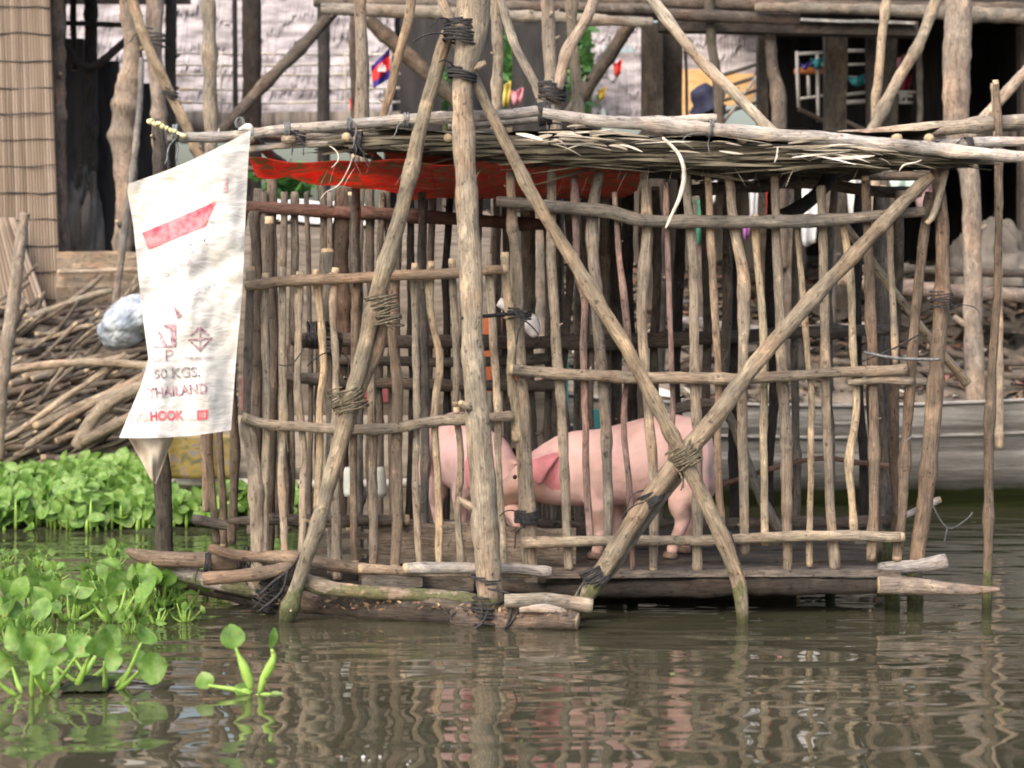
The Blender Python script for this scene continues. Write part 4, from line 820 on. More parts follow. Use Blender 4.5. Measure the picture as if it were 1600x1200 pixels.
# bits seen under the deck
for x0, x1, y0, y1, Y, m_ in ((620, 800, 330, 470, 17.5, SHADEW), (820, 1250, 250, 455, 20.3, SHADEW)): SLAB(hr if x0 > 700 else hs, x0, x1, y0, y1, Y, .1, m_, 'wall')
for x_, c, r in ((700, DK, 10), (840, (.26, .22, .18), 12), (955, DK, 7), (1030, BLK, 9), (1090, (.18, .15, .13), 10), (1140, DK, 7), (1235, (.13, .11, .1), 20), (1292, (.16, .14, .12), 12), (1380, (.15, .13, .115), 16)):
    HP(hr, [(x_, 255), (x_+3, 450), (x_-2, 640)], r, c, 17.0+rnd.random(), 'post', rv=.04)
BW = simple('white_bamboo', (.50, .48, .46), (.68, .66, .64), (20, 20, 20), .7)
def rack(label, bars, Y, extra=None, name='bamboo_rack'):
    t_ = thing(name, label, 'rack', W(bars[0][0], max(bars[0][1], bars[0][3]), Y))
    for x0, y0, x1, y1, r in bars:
        b = MB(); b.tube([W(x0, y0, Y), W(x1, y1, Y)], r*Y/F, 7, .3, 0, 0, 9); b.build('bar', [BW], t_)
    return t_
rk = rack('white bamboo rack hung with blue and orange things inside the dark house', [(1245, 80, 1248, 168, 3), (1277, 82, 1279, 190, 3), (1244, 84, 1292, 82, 3), (1250, 154, 1290, 149, 2.5), (1263, 118, 1264, 150, 3)], 18.6)
ORG_M = simple('orange_paint', (.55, .16, .05), (.7, .27, .1), (9, 9, 9)); TEAL = simple('teal_cloth', (.05, .30, .33), (.12, .45, .48), (9, 9, 9)); BLUE = simple('blue_cloth', (.07, .06, .3), (.15, .14, .42), (9, 9, 9))
b = MB(); b.box((X(1243, 18.65), 18.6, Z(114, 18.65)), (X(1292, 18.65), 18.75, Z(106, 18.65))); b.build('shelf', [ORG_M], rk, smooth=False)
def clothing(px0, py0, px1, py1, Y, m_, label, name='cloth', cat='cloth', grp='cloths hung in the house', skew=0):
    def g(u, v):
        k = (1-.35*v) ; cx = (px0+px1)/2; x = cx+(px0+(px1-px0)*u-cx)*k+skew*v; y = py0+(py1-py0)*v+3*math.sin(u*5)
        return W(x, y, Y+.04*math.sin(u*9+v*3)+.02*math.sin(v*7)), (u, v, 0)
    b = MB(); b.grid(g, 14, 12); o = b.build(name, [m_], None, solid=.006); tag(o, label, cat, grp); return o
WHT = simple('white_cloth', (.45, .46, .5), (.68, .68, .7), (7, 7, 7)); PNK = simple('pink_cloth', (.55, .2, .26), (.7, .36, .4), (9, 9, 9)); REDC = simple('red_cloth_plain', (.5, .03, .03), (.65, .08, .06), (9, 9, 9)); PUR = simple('purple_cloth', (.22, .07, .25), (.4, .18, .42), (9, 9, 9))
clothing(1266, 90, 1292, 106, 18.55, TEAL, 'teal cloth on the orange shelf of the bamboo rack'); clothing(1250, 98, 1270, 106, 18.5, BLUE, 'blue bundle on the orange shelf of the bamboo rack')
rk2 = rack('white slatted shelf rack between the two brown posts of the dark house', [(1320, 79, 1358, 79, 3.5), (1320, 101, 1358, 100, 2.5), (1320, 121, 1358, 121, 2.5), (1320, 148, 1358, 144, 3), (1320, 160, 1358, 158, 4)], 18.7)
clothing(1320, 118, 1360, 132, 18.6, TEAL, 'teal cloth draped over the slatted shelf rack', skew=5); rack('low white railing right of the shelf rack, behind the slanting pole', [(1402, 144, 1430, 144, 3), (1405, 150, 1426, 150, 4), (1405, 160, 1426, 160, 3), (1408, 145, 1408, 160, 3), (1416, 145, 1416, 160, 2.5)], 18.7, name='bamboo_railing')['category'] = 'railing'
clothing(1405, 120, 1425, 143, 18.8, simple('maroon_cloth', (.18, .02, .03), (.28, .04, .06)), 'maroon cloth above the low white railing'); clothing(1400, 88, 1414, 104, 18.8, PNK, 'small pale pink cloth on the brown post by the slanting pole')
for px0, py0, px1, py1, Y, m_, l in ((1100, 285, 1120, 320, 17, WHT, 'white cloth hanging below the roof between the pen slats, right of the hanging leaf'), (1160, 340, 1172, 372, 16.8, PUR, 'small purple bag hanging between the middle slats'), (1197, 262, 1205, 400, 17, REDC, 'narrow red cloth hanging behind the slats'),
    (1170, 262, 1185, 350, 16.9, WHT, 'pale cloth strip hanging behind the slats, left of the red one'), (1215, 260, 1245, 292, 16.8, PNK, 'pinkish cloth under the right half of the roof'), (1248, 282, 1280, 382, 16.7, WHT, 'blue-white striped shirt hanging behind the slats'), (1322, 275, 1350, 345, 16.9, WHT, 'pale blue cloth hanging near the right corner of the pen'), (1385, 262, 1435, 300, 16.9, simple('mint_cloth', (.3, .42, .38), (.5, .58, .54)), 'mint green cloth under the right corner of the roof'),
    (1425, 285, 1475, 330, 16.95, simple('mauve_cloth', (.2, .13, .14), (.34, .24, .25)), 'mauve cloth beside the right corner post'), (1085, 310, 1105, 380, 17.1, simple('bottle_green', (.03, .14, .09), (.07, .24, .15)), 'dark green cloth hanging behind the slats right of the hanging leaf')):
    clothing(px0, py0, px1, py1, Y, m_, l)
# hat
ht = thing('hat', 'navy blue brimmed hat in front of the plywood at the upper right', 'hat', W(1100, 178, 18.9))
NAVY = simple('navy_felt', (.012, .014, .035), (.03, .035, .075), (9, 9, 9)); b = MB(); c = W(1104, 158, 18.9); ax = Vector((-.55, -.3, .8)).normalized(); u_, v_ = frame(ax)
for i, (h_, r_) in enumerate(((-.0, .20), (.004, .19), (.02, .125), (.09, .115), (.14, .09), (.155, .03))):
    for k in range(18): a = 6.283*k/18; b.v.append(c+ax*(h_-.04*(i < 2)*abs(math.cos(a)))+(u_*math.cos(a)+v_*math.sin(a))*r_); b.tc.append((0, 0, 0))
for i in range(5):
    for k in range(18): p = i*18+k; q = i*18+(k+1) % 18; b.f.append((p, q, q+18, p+18)); b.mi.append(0)
b.f.append(tuple(90+k for k in range(18))); b.mi.append(0); b.build('hat_body', [NAVY], ht, solid=.01)
clothing(1098, 166, 1135, 205, 19.1, simple('black_cloth', (.01, .01, .012), (.02, .02, .024)), 'black cloth bundle under the navy hat')
clothing(958, 96, 972, 118, 20.0, REDC, 'small red rag hung on the pale thatch in the centre'); clothing(933, 138, 947, 156, 20.0, simple('yellow_cloth', (.6, .42, .06), (.75, .56, .15)), 'small yellow rag at the edge of the pale thatch'); 
clothing(782, 130, 798, 165, 17.6, simple('poster_yellow', (.6, .5, .1), (.7, .58, .2)), 'small yellow poster above the roof right of the big post'); clothing(797, 140, 818, 162, 17.5, PNK, 'pink bag beside the yellow poster above the roof'); clothing(546, 152, 554, 172, 17.4, REDC, 'tiny red pennant left of the grey-brown pole')
# flag of Cambodia on its stick
fl = thing('flag', 'red and blue Cambodian flag on a stick above the roof', 'flag', W(578, 135, 17.0))
def flagband(v0, v1, m_, nm):
    def g(u, v):
        t = v0+(v1-v0)*v; x = 580+30*u-2*t+(6*(1-u))*t; y = 104-30*u+t*(34+14*u)
        return W(x, y, 17.0+.04*math.sin(u*8+t*3)), (u, t, 0)
    b = MB(); b.grid(g, 12, 5); b.build(nm, [m_], fl, solid=.004)
FB = simple('flag_blue', (.03, .02, .22), (.06, .05, .32)); FR_ = simple('flag_red', (.72, .03, .04), (.8, .07, .07))
flagband(0, .2, FB, 'blue_band'); flagband(.2, .75, FR_, 'red_band'); flagband(.75, 1, FB, 'blue_band')
b = MB(); b.box((X(590, 16.93), 16.92, Z(112, 16.93)), (X(603, 16.93), 16.93, Z(107, 16.93))); 
for k in range(3): b.box((X(592+k*4, 16.93), 16.92, Z(107, 16.93)), (X(594.5+k*4, 16.93), 16.93, Z(102-(k == 1)*3, 16.93)))
b.build('temple_emblem', [WHT], fl, smooth=False)
b = MB(); b.tube([W(612, 62, 17.02), W(606, 185, 17.02)], .012, 6, .3, 0, 0, 9); b.build('flag_stick', [BW], fl)

# bushes seen through the gaps
def bush(px, py, Y, wpx, hpx, label, n=260, grp=None):
    b = MB(); c = W(px, py, Y); rx = wpx*Y/F; rz = hpx*Y/F
    for k in range(n):
        p = c+Vector((rnd.gauss(0, rx*.45), rnd.gauss(0, .25), rnd.gauss(0, rz*.45))); u_ = Vector((rnd.gauss(0, 1), rnd.gauss(0, 1), rnd.gauss(0, 1))).normalized(); v_ = u_.cross(Vector((rnd.gauss(0, 1), rnd.gauss(0, 1), rnd.gauss(0, 1)))).normalized(); L = rnd.uniform(.04, .1)
        b.poly([p-u_*L, p+v_*L*.45, p+u_*L, p-v_*L*.45])
    b.v.append(c)
    b.tc.append((0, 0, 0)); t_ = thing('bush', label, 'bush', (c.x, Y, gz(c.x, Y)), grp)
    b.build('foliage', [BUSH], t_, smooth=False); s_ = MB(); s_.tube([Vector((c.x, Y, gz(c.x, Y)-.1)), Vector((c.x+.03, Y, (c.z+gz(c.x, Y))/2)), c], [.03, .02, .01], 6, .2, .02); s_.build('stem', [WOOD, CUT], t_, BR)
bush(795, 110, 20.5, 14, 60, 'green bush glimpsed right of the big front post above the roof'); bush(908, 90, 20.0, 20, 90, 'green bush glimpsed behind the frayed pole above the roof', 400); bush(450, 285, 15.5, 34, 26, 'green bush glimpsed under the red cloth above the houseboat canopy', 400); bush(690, 150, 20.2, 10, 40, 'dark green bush glimpsed left of the big front post')

# ---------------------------------------------------------------- houseboat behind the pen
hb = thing('houseboat', 'old houseboat with a grey arched canopy moored behind the left half of the pen', 'boat', Vector((X(560, 13.4), 13.4, 0)))
CANO = simple('canopy_weave', (.075, .062, .05), (.17, .145, .12), (2.5, 30, 9), .9, 'tc', .5, 6); HULL = simple('hull_planks', (.13, .11, .09), (.27, .24, .20), (1.5, 8, 12), .85, 'pos', .5); MAR = simple('maroon_paint', (.14, .035, .04), (.22, .07, .075), (6, 6, 6), .8, 'pos')
def can(u, v):
    a = R(8+(v*100)); x = X(372, 13)+u*(X(768, 13)-X(372, 13)); ry, rz = .95, 1.12; zc = .98
    y = 13.95-math.sin(a)*ry; z = zc+math.cos(a)*rz-.10*u+.015*N(x*5, v*8)+.02*math.sin(u*40)*(.3)
    if v > .88: y += 0
    return Vector((x, y+.03*N(x*2, v*3), z)), (x, v*1.6, x*.2)
b = MB(); b.grid(can, 90, 30); b.build('canopy', [CANO], hb, solid=.02)
b = MB(); b.grid(lambda u, v: (can(.02+u*.48, v*.26-.02)[0]+Vector((0, -.03, .03)), (u, v*3, 0)), 40, 16); b.build('canopy_lit_top', [simple('lit_top_white', (.28, .27, .26), (.66, .66, .66), (5, 9, 14), .8, 'pos')], hb, solid=.01)  # pale sheet painting the sky-lit top of the canopy
b = MB(); b.box((X(372, 13), 13.05, .15), (X(770, 13), 14.9, 1.0)); b.build('cabin', [HULL], hb, smooth=False)
for xa, xb, ya, yb in ((378, 440, 640, 588), (560, 610, 628, 595)):
    b = MB(); b.box((X(xa, 13), 12.99, Z(ya, 13)), (X(xb, 13), 13.04, Z(yb, 13))); b.build('painted_panel', [MAR], hb, smooth=False)
def hul(x0, x1, z0, z1, Y, bul, m_, par, nm, endtaper=.0):
    b = MB()
    def g(u, v):
        x = x0+(x1-x0)*u; z = z1+(z0-z1)*v; e = endtaper*(abs(u-.5)*2)**3
        return Vector((x, Y-bul*math.sin(v*1.6)*(1-v*.55)+e+.012*N(x*3, z*7)+(.012 if int(v*6) % 2 else 0), z-.0)), (x, z, z)
    b.grid(g, 60, 18); return b.build(nm, [m_], par, solid=.03)
hul(X(262, 12.9), X(800, 12.9), -.1, Z(650, 12.9), 12.95, .12, HULL, hb, 'hull'); 
b = MB(); b.tube([W(258, 751, 12.8), W(360, 754, 12.8), W(500, 757, 12.8), W(800, 752, 12.8)], .03, 8, .2, .004, 0, 9); b.build('rubbing_strake', [simple('greyed_wood', (.22, .21, .2), (.4, .39, .37), (9, 9, 9), kind='pos')], hb)
def ban():
    m, t, b = mat('yellow_banner'); n = noi(t, coord(t, 'pos', (9, 9, 14)), 1, 3, .5, 1.0)
    t.links.new(ramp(t, n, [(.3, (.04, .05, .02)), (.42, (.11, .085, .02)), (.52, (.17, .12, .02)), (.58, (.10, .10, .10)), (.68, (.15, .07, .04))]), b.inputs[0]); return m
b = MB(); b.grid(lambda u, v: (W(262+100*u, 678+(70)*v, 12.72+.02*math.sin(u*9)), (u, v, 0)), 20, 10); o = b.build('banner', [ban()], None, solid=.006); tag(o, 'stained yellow printed banner low on the houseboat, under the sack', 'banner')
b = MB(); b.box((X(755, 12.2), 12.2, Z(612, 12.2)), (X(812, 12.2), 12.23, Z(497, 12.2))); tag(b.build('orange_board', [simple('orange_board', (.38, .09, .035), (.5, .15, .06), (5, 5, 5), kind='pos')], smooth=False), 'orange-red board behind the pen slats, right of the big front post', 'board')
b = MB(); b.box((X(790, 12.4), 12.4, Z(700, 12.4)), (X(880, 12.4), 12.43, Z(610, 12.4))); b.box((X(756, 12.5), 12.5, Z(690, 12.4)), (X(800, 12.4), 12.53, Z(600, 12.4))); tag(b.build('weathered_board', [HULL], smooth=False), 'weathered plank panel below the orange-red board', 'board')
b = MB(); b.box((X(862, 12.3), 12.3, Z(690, 12.3)), (X(888, 12.3), 12.33, Z(545, 12.3))); b.box((X(900, 12.3), 12.3, Z(690, 12.3)), (X(938, 12.3), 12.33, Z(640, 12.3))); tag(b.build('teal_board', [simple('teal_paint', (.03, .17, .18), (.07, .28, .29), (5, 5, 5), kind='pos')], smooth=False), 'teal painted board behind the pig', 'board')
b = MB(); b.tube([W(778, 472, 9.6), W(800, 486, 9.6), W(812, 500, 9.6)], [.02, .03, .02], 8, .02, .008, .2, 9); b.tube([W(806, 492, 9.6), W(826, 505, 9.6), W(838, 525, 9.6)], [.02, .045, .02], 8, .02, .008, .2, 9); o = b.build('plastic_bag', [simple('white_plastic', (.7, .7, .72), (.85, .85, .87), (9, 9, 9), .4)], None); tag(o, 'scrunched white plastic bag tied inside the pen, right of the big front post', 'bag')
b = MB(); 
for px in (548, 590): b.tube([W(px, 730, 10.4), W(px+2, 775, 10.4)], [.035, .045], 12, .03, 0, 0, 9)
tag(b.build('white_tub', [simple('tub_white', (.5, .54, .5), (.66, .7, .66), (9, 9, 9), .5)], None), 'pale greenish tub behind the left slats of the pen', 'tub')
# grey wooden boat at the right
rb = thing('wooden_boat', 'long grey wooden boat moored at the bank right of the pen', 'boat', Vector((X(1300, 13.6), 13.6, 0)))
def boat_mat():
    m, t, b = mat('grey_boat_wood'); g = noi(t, coord(t, 'pos', (1.2, 3, 16)), 1, 8, .72); g2 = noi(t, coord(t, 'pos', (3.5, 3, 5)), 1, 5)
    c = ramp(t, g, [(.3, (.13, .125, .12)), (.5, (.24, .235, .225)), (.7, (.36, .35, .335))]); c = mix(t, c, ramp(t, g2, [(.3, (.62, .62, .6)), (.6, (1, 1, 1))]), .7, 'MULTIPLY')
    sx = node(t, 'ShaderNodeSeparateXYZ'); t.links.new(node(t, 'ShaderNodeNewGeometry').outputs['Position'], sx.inputs[0])
    ad = node(t, 'ShaderNodeMath', operation='MULTIPLY_ADD', i_1=.12); t.links.new(g2, ad.inputs[0]); t.links.new(sx.outputs[2], ad.inputs[2])
    c = mix(t, (.035, .045, .014), c, ramp(t, ad.outputs[0], [(.17, (0, 0, 0)), (.22, (1, 1, 1))]))
    t.links.new(c, b.inputs[0]); b.inputs['Roughness'].default_value = .95; b.inputs['Specular IOR Level'].default_value = .1; bump(t, b, g, .8, .03); return m
BOATM = boat_mat()
b = MB()
def bh(u, v):
    x = X(880, 13.6)+u*(X(1850, 13.6)-X(880, 13.6)); zt = Z(652-12*abs(1-2*u), 13.6)+.16*u*u*0; top = Z(622, 13.6)+(.10*max(0, u-.45)); z = top+(-.15-top)*v
    vv = v; y = 13.55+.55*vv*vv+.5*max(0, .12-u)**1*6+.015*N(x*2, z*5)+(.02 if int(v*5) % 2 else 0)+.45*max(0, .10-u)*8
    return Vector((x, y, z-.05*math.sin(u*3.1))), (x, z, 0)
b.grid(bh, 90, 40); b.build('hull', [BOATM], rb, solid=.03)
for v0, rr in ((.0, .014), (.24, .013)):
    b = MB(); b.tube([bh(u/12, v0)[0]+Vector((0, -.02, 0)) for u in range(0, 13)], rr, 6, .3, .002, 0, 9); b.build('gunwale', [simple('rail_grey', (.15, .145, .14), (.30, .29, .28), (5, 5, 22), kind='pos')], rb)
b = MB(); b.grid(lambda u, v: (Vector((bh(u, 0)[0].x, bh(u, 0)[0].y+v*1.1, bh(u, 0)[0].z-.12-.05*math.sin(v*3.1))), (u*4, v, 0)), 40, 4); b.build('deck', [BOATM], rb, solid=.02)
for px, Y, r in ((1130, 13.4, 9), (1190, 13.45, 7)): pass
# logs and litter on the bank
LG = 'logs lying on the debris bank'
for pp, r, c, l in (([(1310, 438), (1400, 448), (1500, 456), (1680, 465)], [11, 12, 12, 11], (.26, .20, .17), 'long reddish grey log lying across the top of the debris bank'), ([(1300, 425), (1400, 420), (1500, 425), (1700, 430)], 7, (.10, .085, .07), 'thin dark log above the long reddish one on the bank'),
    ([(1060, 500), (1200, 515), (1400, 508)], 7, (.3, .28, .27), 'pale grey log behind the middle slats'), ([(1260, 560), (1400, 575), (1620, 590)], 5, (.19, .15, .12), 'brown branch low on the debris bank'), ([(1450, 540), (1560, 566), (1700, 560)], 6, (.15, .12, .1), 'dark branch behind the thick pale post on the bank')):
    o = stick([(q[0], q[1], 16.6) for q in pp], r, c, 16.6, 'log', None); tag(o, l, 'log', LG)
b = MB(); DB = [simple('litter_dark', (.02, .018, .016), (.07, .06, .05)), simple('litter_brown', (.10, .07, .05), (.26, .19, .14)), simple('litter_pale', (.42, .38, .34), (.7, .66, .62)), simple('litter_blue', (.10, .12, .2), (.25, .28, .36)), simple('litter_pink', (.3, .13, .11), (.5, .26, .22))]
for k in range(3800):
    x = rnd.uniform(X(600, 16), X(1780, 18)); y = rnd.uniform(15.0, 20.5); z = gz(x, y)+rnd.uniform(0, .06); L = rnd.uniform(.02, .13)*(1.6 if rnd.random() < .2 else 1)
    a = rnd.uniform(0, 6.28); u_ = Vector((math.cos(a), math.sin(a), rnd.uniform(-.3, .5))); v_ = u_.cross(Vector((rnd.gauss(0, .5), rnd.gauss(0, .5), 1))).normalized()
    p = Vector((x, y, z)); wd = L*rnd.uniform(.1, .5); mi = rnd.choices(range(5), (9, 8, 1.0, .7, .8))[0]
    n_ = u_.cross(v_).normalized()*.01
    b.poly([p-u_*L-v_*wd*.6, p+u_*L*.8-v_*wd+n_, p+u_*L+v_*wd*.7, p-u_*L*.7+v_*wd+n_*2], mi)
tag(b.build('litter', DB, loc=(0, 0, 0), smooth=False), 'litter, bark and scraps strewn over the bank behind the pen', 'litter', kind='stuff')
# brushwood behind under the houses
for x0, y0, x1, y1, l in ((1490, 350, 1640, 410, 'grey tarpaulin heap under the stilt house at the right edge'), (92, 285, 150, 400, 'grey rock-like tarpaulin heap by the black doorway')):
    b = MB(); Yb = 17.2
    def g(u, v):
        th = v*math.pi/2; rx = (X(x1, Yb)-X(x0, Yb))/2; rz = Z(y0, Yb)-Z(y1, Yb); a = u*2*math.pi; k = 1+.3*N(math.cos(a)*1.5, math.sin(a)*1.5, v*3+x0)+.2*N(math.cos(a)*4, math.sin(a)*4, v*6+x0)+.08*N(math.cos(a)*11, math.sin(a)*11, v*13)
        return Vector((X((x0+x1)/2, Yb)+math.cos(a)*rx*math.cos(th)*k, Yb+.3+math.sin(a)*.4*math.cos(th)*k, Z(y1, Yb)-.2+math.sin(th)*(rz+.2)*k)), (u, v, 0)
    b.grid(g, 60, 24); tag(b.build('tarpaulin', [ROCK], None), l, 'tarpaulin')
pl = thing('plank_fence', 'low plank wall of brown boards behind the firewood heap', 'fence', W(150, 480, 16.2))
for k, y_ in enumerate((406, 436, 462, 486)):
    b = MB(); b.board(W(88, y_, 16.2-.02*k), W(330, y_+2, 16.2-.02*k), Vector((0, 0, .07)), Vector((0, .04, 0)), jag=.012, seg=12); b.build('board', [WOOD], pl, [(.30, .23, .16), (.33, .26, .19), (.20, .155, .11), (.15, .12, .09)][k], False)
HP(pl, [(90, 425, 16.1), (160, 423, 16.1), (300, 418, 16.1)], 4, (.36, .29, .22), 16.1, 'pole')

# ---------------------------------------------------------------- firewood heap
FW = 'sticks of the firewood heap'; pal = [(.21, .17, .125), (.17, .14, .11), (.26, .21, .15), (.12, .10, .08), (.08, .07, .065), (.23, .2, .155)]
def fsurf(px, t): Y = 14.55+1.35*t; return Y
protos = []
for k in range(14):
    b = MB(); L = rnd.uniform(.55, 1.5); bend = rnd.uniform(-.09, .09); r = rnd.uniform(.011, .028)
    b.tube([Vector((-L/2, 0, 0)), Vector((-L*.15, rnd.uniform(-.03, .03), bend)), Vector((L*.2, rnd.uniform(-.03, .03), bend*.6)), Vector((L/2, 0, -bend*.4))], [r*1.1, r, r*.9, r*.7], 8, .07, .012, .12, 1, 0, None, 0, 1, 3)
    protos.append((b, r, L))
first = {}
def fstick(px, py, Y, ang, k, sc=1.0, c=None, lbl='cut branch in the crisscrossed firewood heap at the left', yaw=0):
    bb, r, L = protos[k]
    if k not in first:
        o = bb.build('firewood_stick', [WOOD, CUT], None, loc=(0, 0, 0)); first[k] = o
    else: o = first[k].copy(); C.objects.link(o)
    o.location = W(px, py, Y); o.rotation_euler = (rnd.uniform(-.2, .2), -ang, yaw); o.scale = (sc,)*3
    kk = rnd.uniform(.8, 1.55); c = c or rnd.choice(pal); o.color = (*[q*kk for q in c], 1); tag(o, lbl, 'firewood', FW)
for k in range(262):
    t = rnd.random(); px = rnd.uniform(-60, 300); py = 722-t*240+rnd.uniform(-6, 6)+max(0, (px-180))*.02
    if py < 480 and px < 90: continue
    Y = 14.5+1.4*t+rnd.uniform(-.05, .12)
    fstick(px, py, Y, R(rnd.gauss(16 if rnd.random() < .75 else 38, 12)), rnd.randrange(14), rnd.uniform(.7, 1.15), yaw=rnd.uniform(-.5, .5)+(math.pi if rnd.random() < .5 else 0)*0)
for px, py, a, k in ((110, 575, 4, 3), (170, 610, 26, 1), (60, 640, 32, 5), (150, 640, 30, 8)): fstick(px, py, 14.55, R(a), k, 1.2, (.33, .26, .18))
o = stick([(120, 700, 14.4), (150, 650, 14.4), (185, 620, 14.4), (240, 600, 14.4), (300, 590, 14.4)], [11, 11, 10, 9, 8], (.31, .25, .18), 14.4, 'firewood_stick'); tag(o, 'thickest smooth branch low in the firewood heap, running up behind the sack', 'firewood', FW)
o = stick([(126, 690, 14.35), (170, 668, 14.35), (230, 640, 14.35)], [9, 9, 8], (.28, .22, .16), 14.35, 'firewood_stick'); tag(o, 'second thick branch with a pale cut end just below the thickest one', 'firewood', FW)
b = MB()
for i in range(46):
    px, py = rnd.uniform(0, 190), rnd.uniform(560, 705); 
    c = W(px, py, 14.38+(710-py)/240*1.35*.98); r = rnd.uniform(.012, .03); d = Vector((-.75, -.55, -.15)).normalized()
# pale cut faces: short stubs poking out of the heap towards the viewer
for px, py, r in ((50, 592, 7), (37, 590, 8), (15, 600, 8), (8, 616, 8), (28, 634, 6), (90, 572, 5), (95, 634, 10), (93, 645, 5), (84, 664, 6), (110, 680, 7), (88, 690, 8), (135, 585, 4), (134, 625, 4), (55, 672, 4), (22, 553, 5), (10, 640, 5), (60, 705, 5), (160, 700, 5), (18, 575, 6)):
    Y = 14.4+(715-py)/240*1.25; bb = MB(); r0 = r*Y/F*.8; p = W(px, py, Y); bb.tube([p+Vector((.4, .35, .12)), p+Vector((.15, .12, .04)), p], [r0*.9, r0, r0], 10, .05, .004, .05); o = bb.build('firewood_stick', [WOOD, CUT], None, col=rnd.choice(pal)); tag(o, 'firewood stick with its pale cut end facing the river', 'firewood', FW)
b = MB()
def bagf(u, v):
    a = u*2*math.pi; th = -math.pi/2+v*math.pi; k = 1+.16*N(math.cos(a)*1.6, math.sin(a)*1.6, v*3)+.12*N(math.cos(a)*4, math.sin(a)*4, v*7)+.10*abs(N(math.cos(a)*9, math.sin(a)*9, v*14))-.12*math.exp(-((v-.78)/.05)**2)
    p = Vector((math.cos(a)*math.cos(th)*.27*k, math.sin(a)*math.cos(th)*.2*k, math.sin(th)*.15*k)); p.rotate(Matrix.Rotation(R(-35), 3, 'Y'))
    return W(205, 500, 14.75)+p, (u, v, 0)
b.grid(bagf, 90, 60); tag(b.build('plastic_bag', [simple('pale_blue_plastic', (.16, .20, .27), (.44, .49, .55), (7, 7, 7), .35)], None), 'bulging pale blue plastic bag lying on the firewood beside the sack', 'bag')

# ---------------------------------------------------------------- water hyacinth
def blade(b, base, up, fwd, L, wd, mi=0, cup=.25):
    s_ = up.cross(fwd)
    if s_.length < .01: s_ = Vector((1, 0, 0))
    s_.normalize(); n_ = s_.cross(up).normalized(); b0 = len(b.v)
    prof = [(0, .12), (.12, .62), (.32, .96), (.55, 1.0), (.78, .74), (.93, .36), (1, .03)]
    for t, k in prof:
        for j, q in ((-1, 1), (-.5, .25), (0, 0), (.5, .25), (1, 1)):
            b.v.append(base+up*(L*t)+s_*(wd*k*j)+n_*(wd*cup*q*k-L*(.12+cup*.5)*t*t+.12*wd*N(base.x*40+t*3, j*2, base.y*40))); b.tc.append((t, j, 0))
    for i in range(6):
        for j in range(4): a = b0+i*5+j; b.f.append((a, a+1, a+6, a+5)); b.mi.append(mi)
def leafset(b_leaf, b_stalk, base, az, el, H, L, wd, bulb=.016):
    d = Vector((math.cos(az)*math.cos(el), math.sin(az)*math.cos(el), math.sin(el))); p1 = base+d*H*.5+Vector((0, 0, H*.05)); p2 = base+d*H*.9+Vector((0, 0, H*.18)); p3 = base+d*H+Vector((0, 0, H*.22))
    b_stalk.tube([base, base.lerp(p1, .6), p1, p2, p3], [.006, bulb, bulb*.75, .005, .004], 7, .03, 0, 0, 9)
    up = (d+Vector((rnd.gauss(0, .35), rnd.gauss(0, .35), .35))).normalized(); f = Vector((rnd.gauss(0, 1), -1.2, rnd.gauss(.5, .8))).normalized()
    up = (up+Vector((rnd.gauss(0, .5), rnd.gauss(0, .5), rnd.gauss(-.1, .3)))).normalized()
    blade(b_leaf, p3, up, f, L*rnd.choice((1, 1, .75, .6)), wd*rnd.uniform(.8, 1.15), cup=rnd.uniform(.05, .6))
# far mat: one mass nobody could count
b = MB()
def in_mat(x, y):
    px = x/y*F+800; front = 12.35+.35*N(px*.012, 3)+(.0 if px < 260 else (px-260)*.0012)
    return y > front and y < 14.9 and px < 465
cnt = 0
while cnt < 5200:
    y = rnd.uniform(12.1, 14.9); x = rnd.uniform(X(-120, 14.5), X(500, 13)); 
    if not in_mat(x, y): continue
    cnt += 1; h_ = rnd.uniform(.01, 1)**.8*(.10+.16*max(0, N(x*1.6, y*1.6)+.5)+.02*(y-12.3))
    az = rnd.uniform(0, 6.28); base = Vector((x, y, h_)); el = rnd.uniform(.2, 1.4); up = Vector((math.cos(az)*math.cos(el), math.sin(az)*math.cos(el), math.sin(el)))
    blade(b, base, up, Vector((rnd.gauss(0, .7), -1, rnd.uniform(0, 1.5))).normalized(), rnd.uniform(.06, .13), rnd.uniform(.028, .055))
    if cnt % 5 == 0: b.tube([Vector((x, y, -.01)), Vector((x, y, h_*.5)), base], [.008, .012, .005], 5, .1, 0, 0, 9, 1)
b.grid(lambda u, v: ((lambda x, y: Vector((x, y, -.002+.03*max(0, N(x*2, y*2)+.3) if in_mat(x, y) else -.05)))(X(-120, 14.5)+u*(X(500, 13)-X(-120, 14.5)), 12.2+v*2.6), (u, v, 0)), 60, 40, 2)
tag(b.build('water_hyacinth_mat', [LEAF, STALK, MESHG], loc=(0, 0, 0)), 'dense mat of green water hyacinth between the firewood bank and the pen', 'water plants', kind='stuff')
PG = 'water hyacinth plants floating by the pen'
def plant(px, py, n, H, L, label, spread=.05, Y=None):
    Y = Y or EYE*F/(py-HZ); t_ = thing('water_hyacinth', label, 'water plant', (X(px, Y), Y, 0), PG); o0 = ORG[t_.name]
    a0 = rnd.uniform(0, 6.28)
    for k in range(n):
        bl, bs = MB(), MB(); az = a0+k*2.4; el = rnd.uniform(.35, 1.35)
        leafset(bl, bs, o0+Vector((math.cos(az)*spread*.5, math.sin(az)*spread*.5, -.005)), az, el, H*rnd.uniform(.6, 1.1), L*rnd.uniform(.75, 1.15), L*.48*rnd.uniform(.8, 1.1), .011 if H < .2 else .016)
        s_ = bs.build('stalk', [STALK], t_); bl.build('leaf', [LEAF], s_)
    return t_
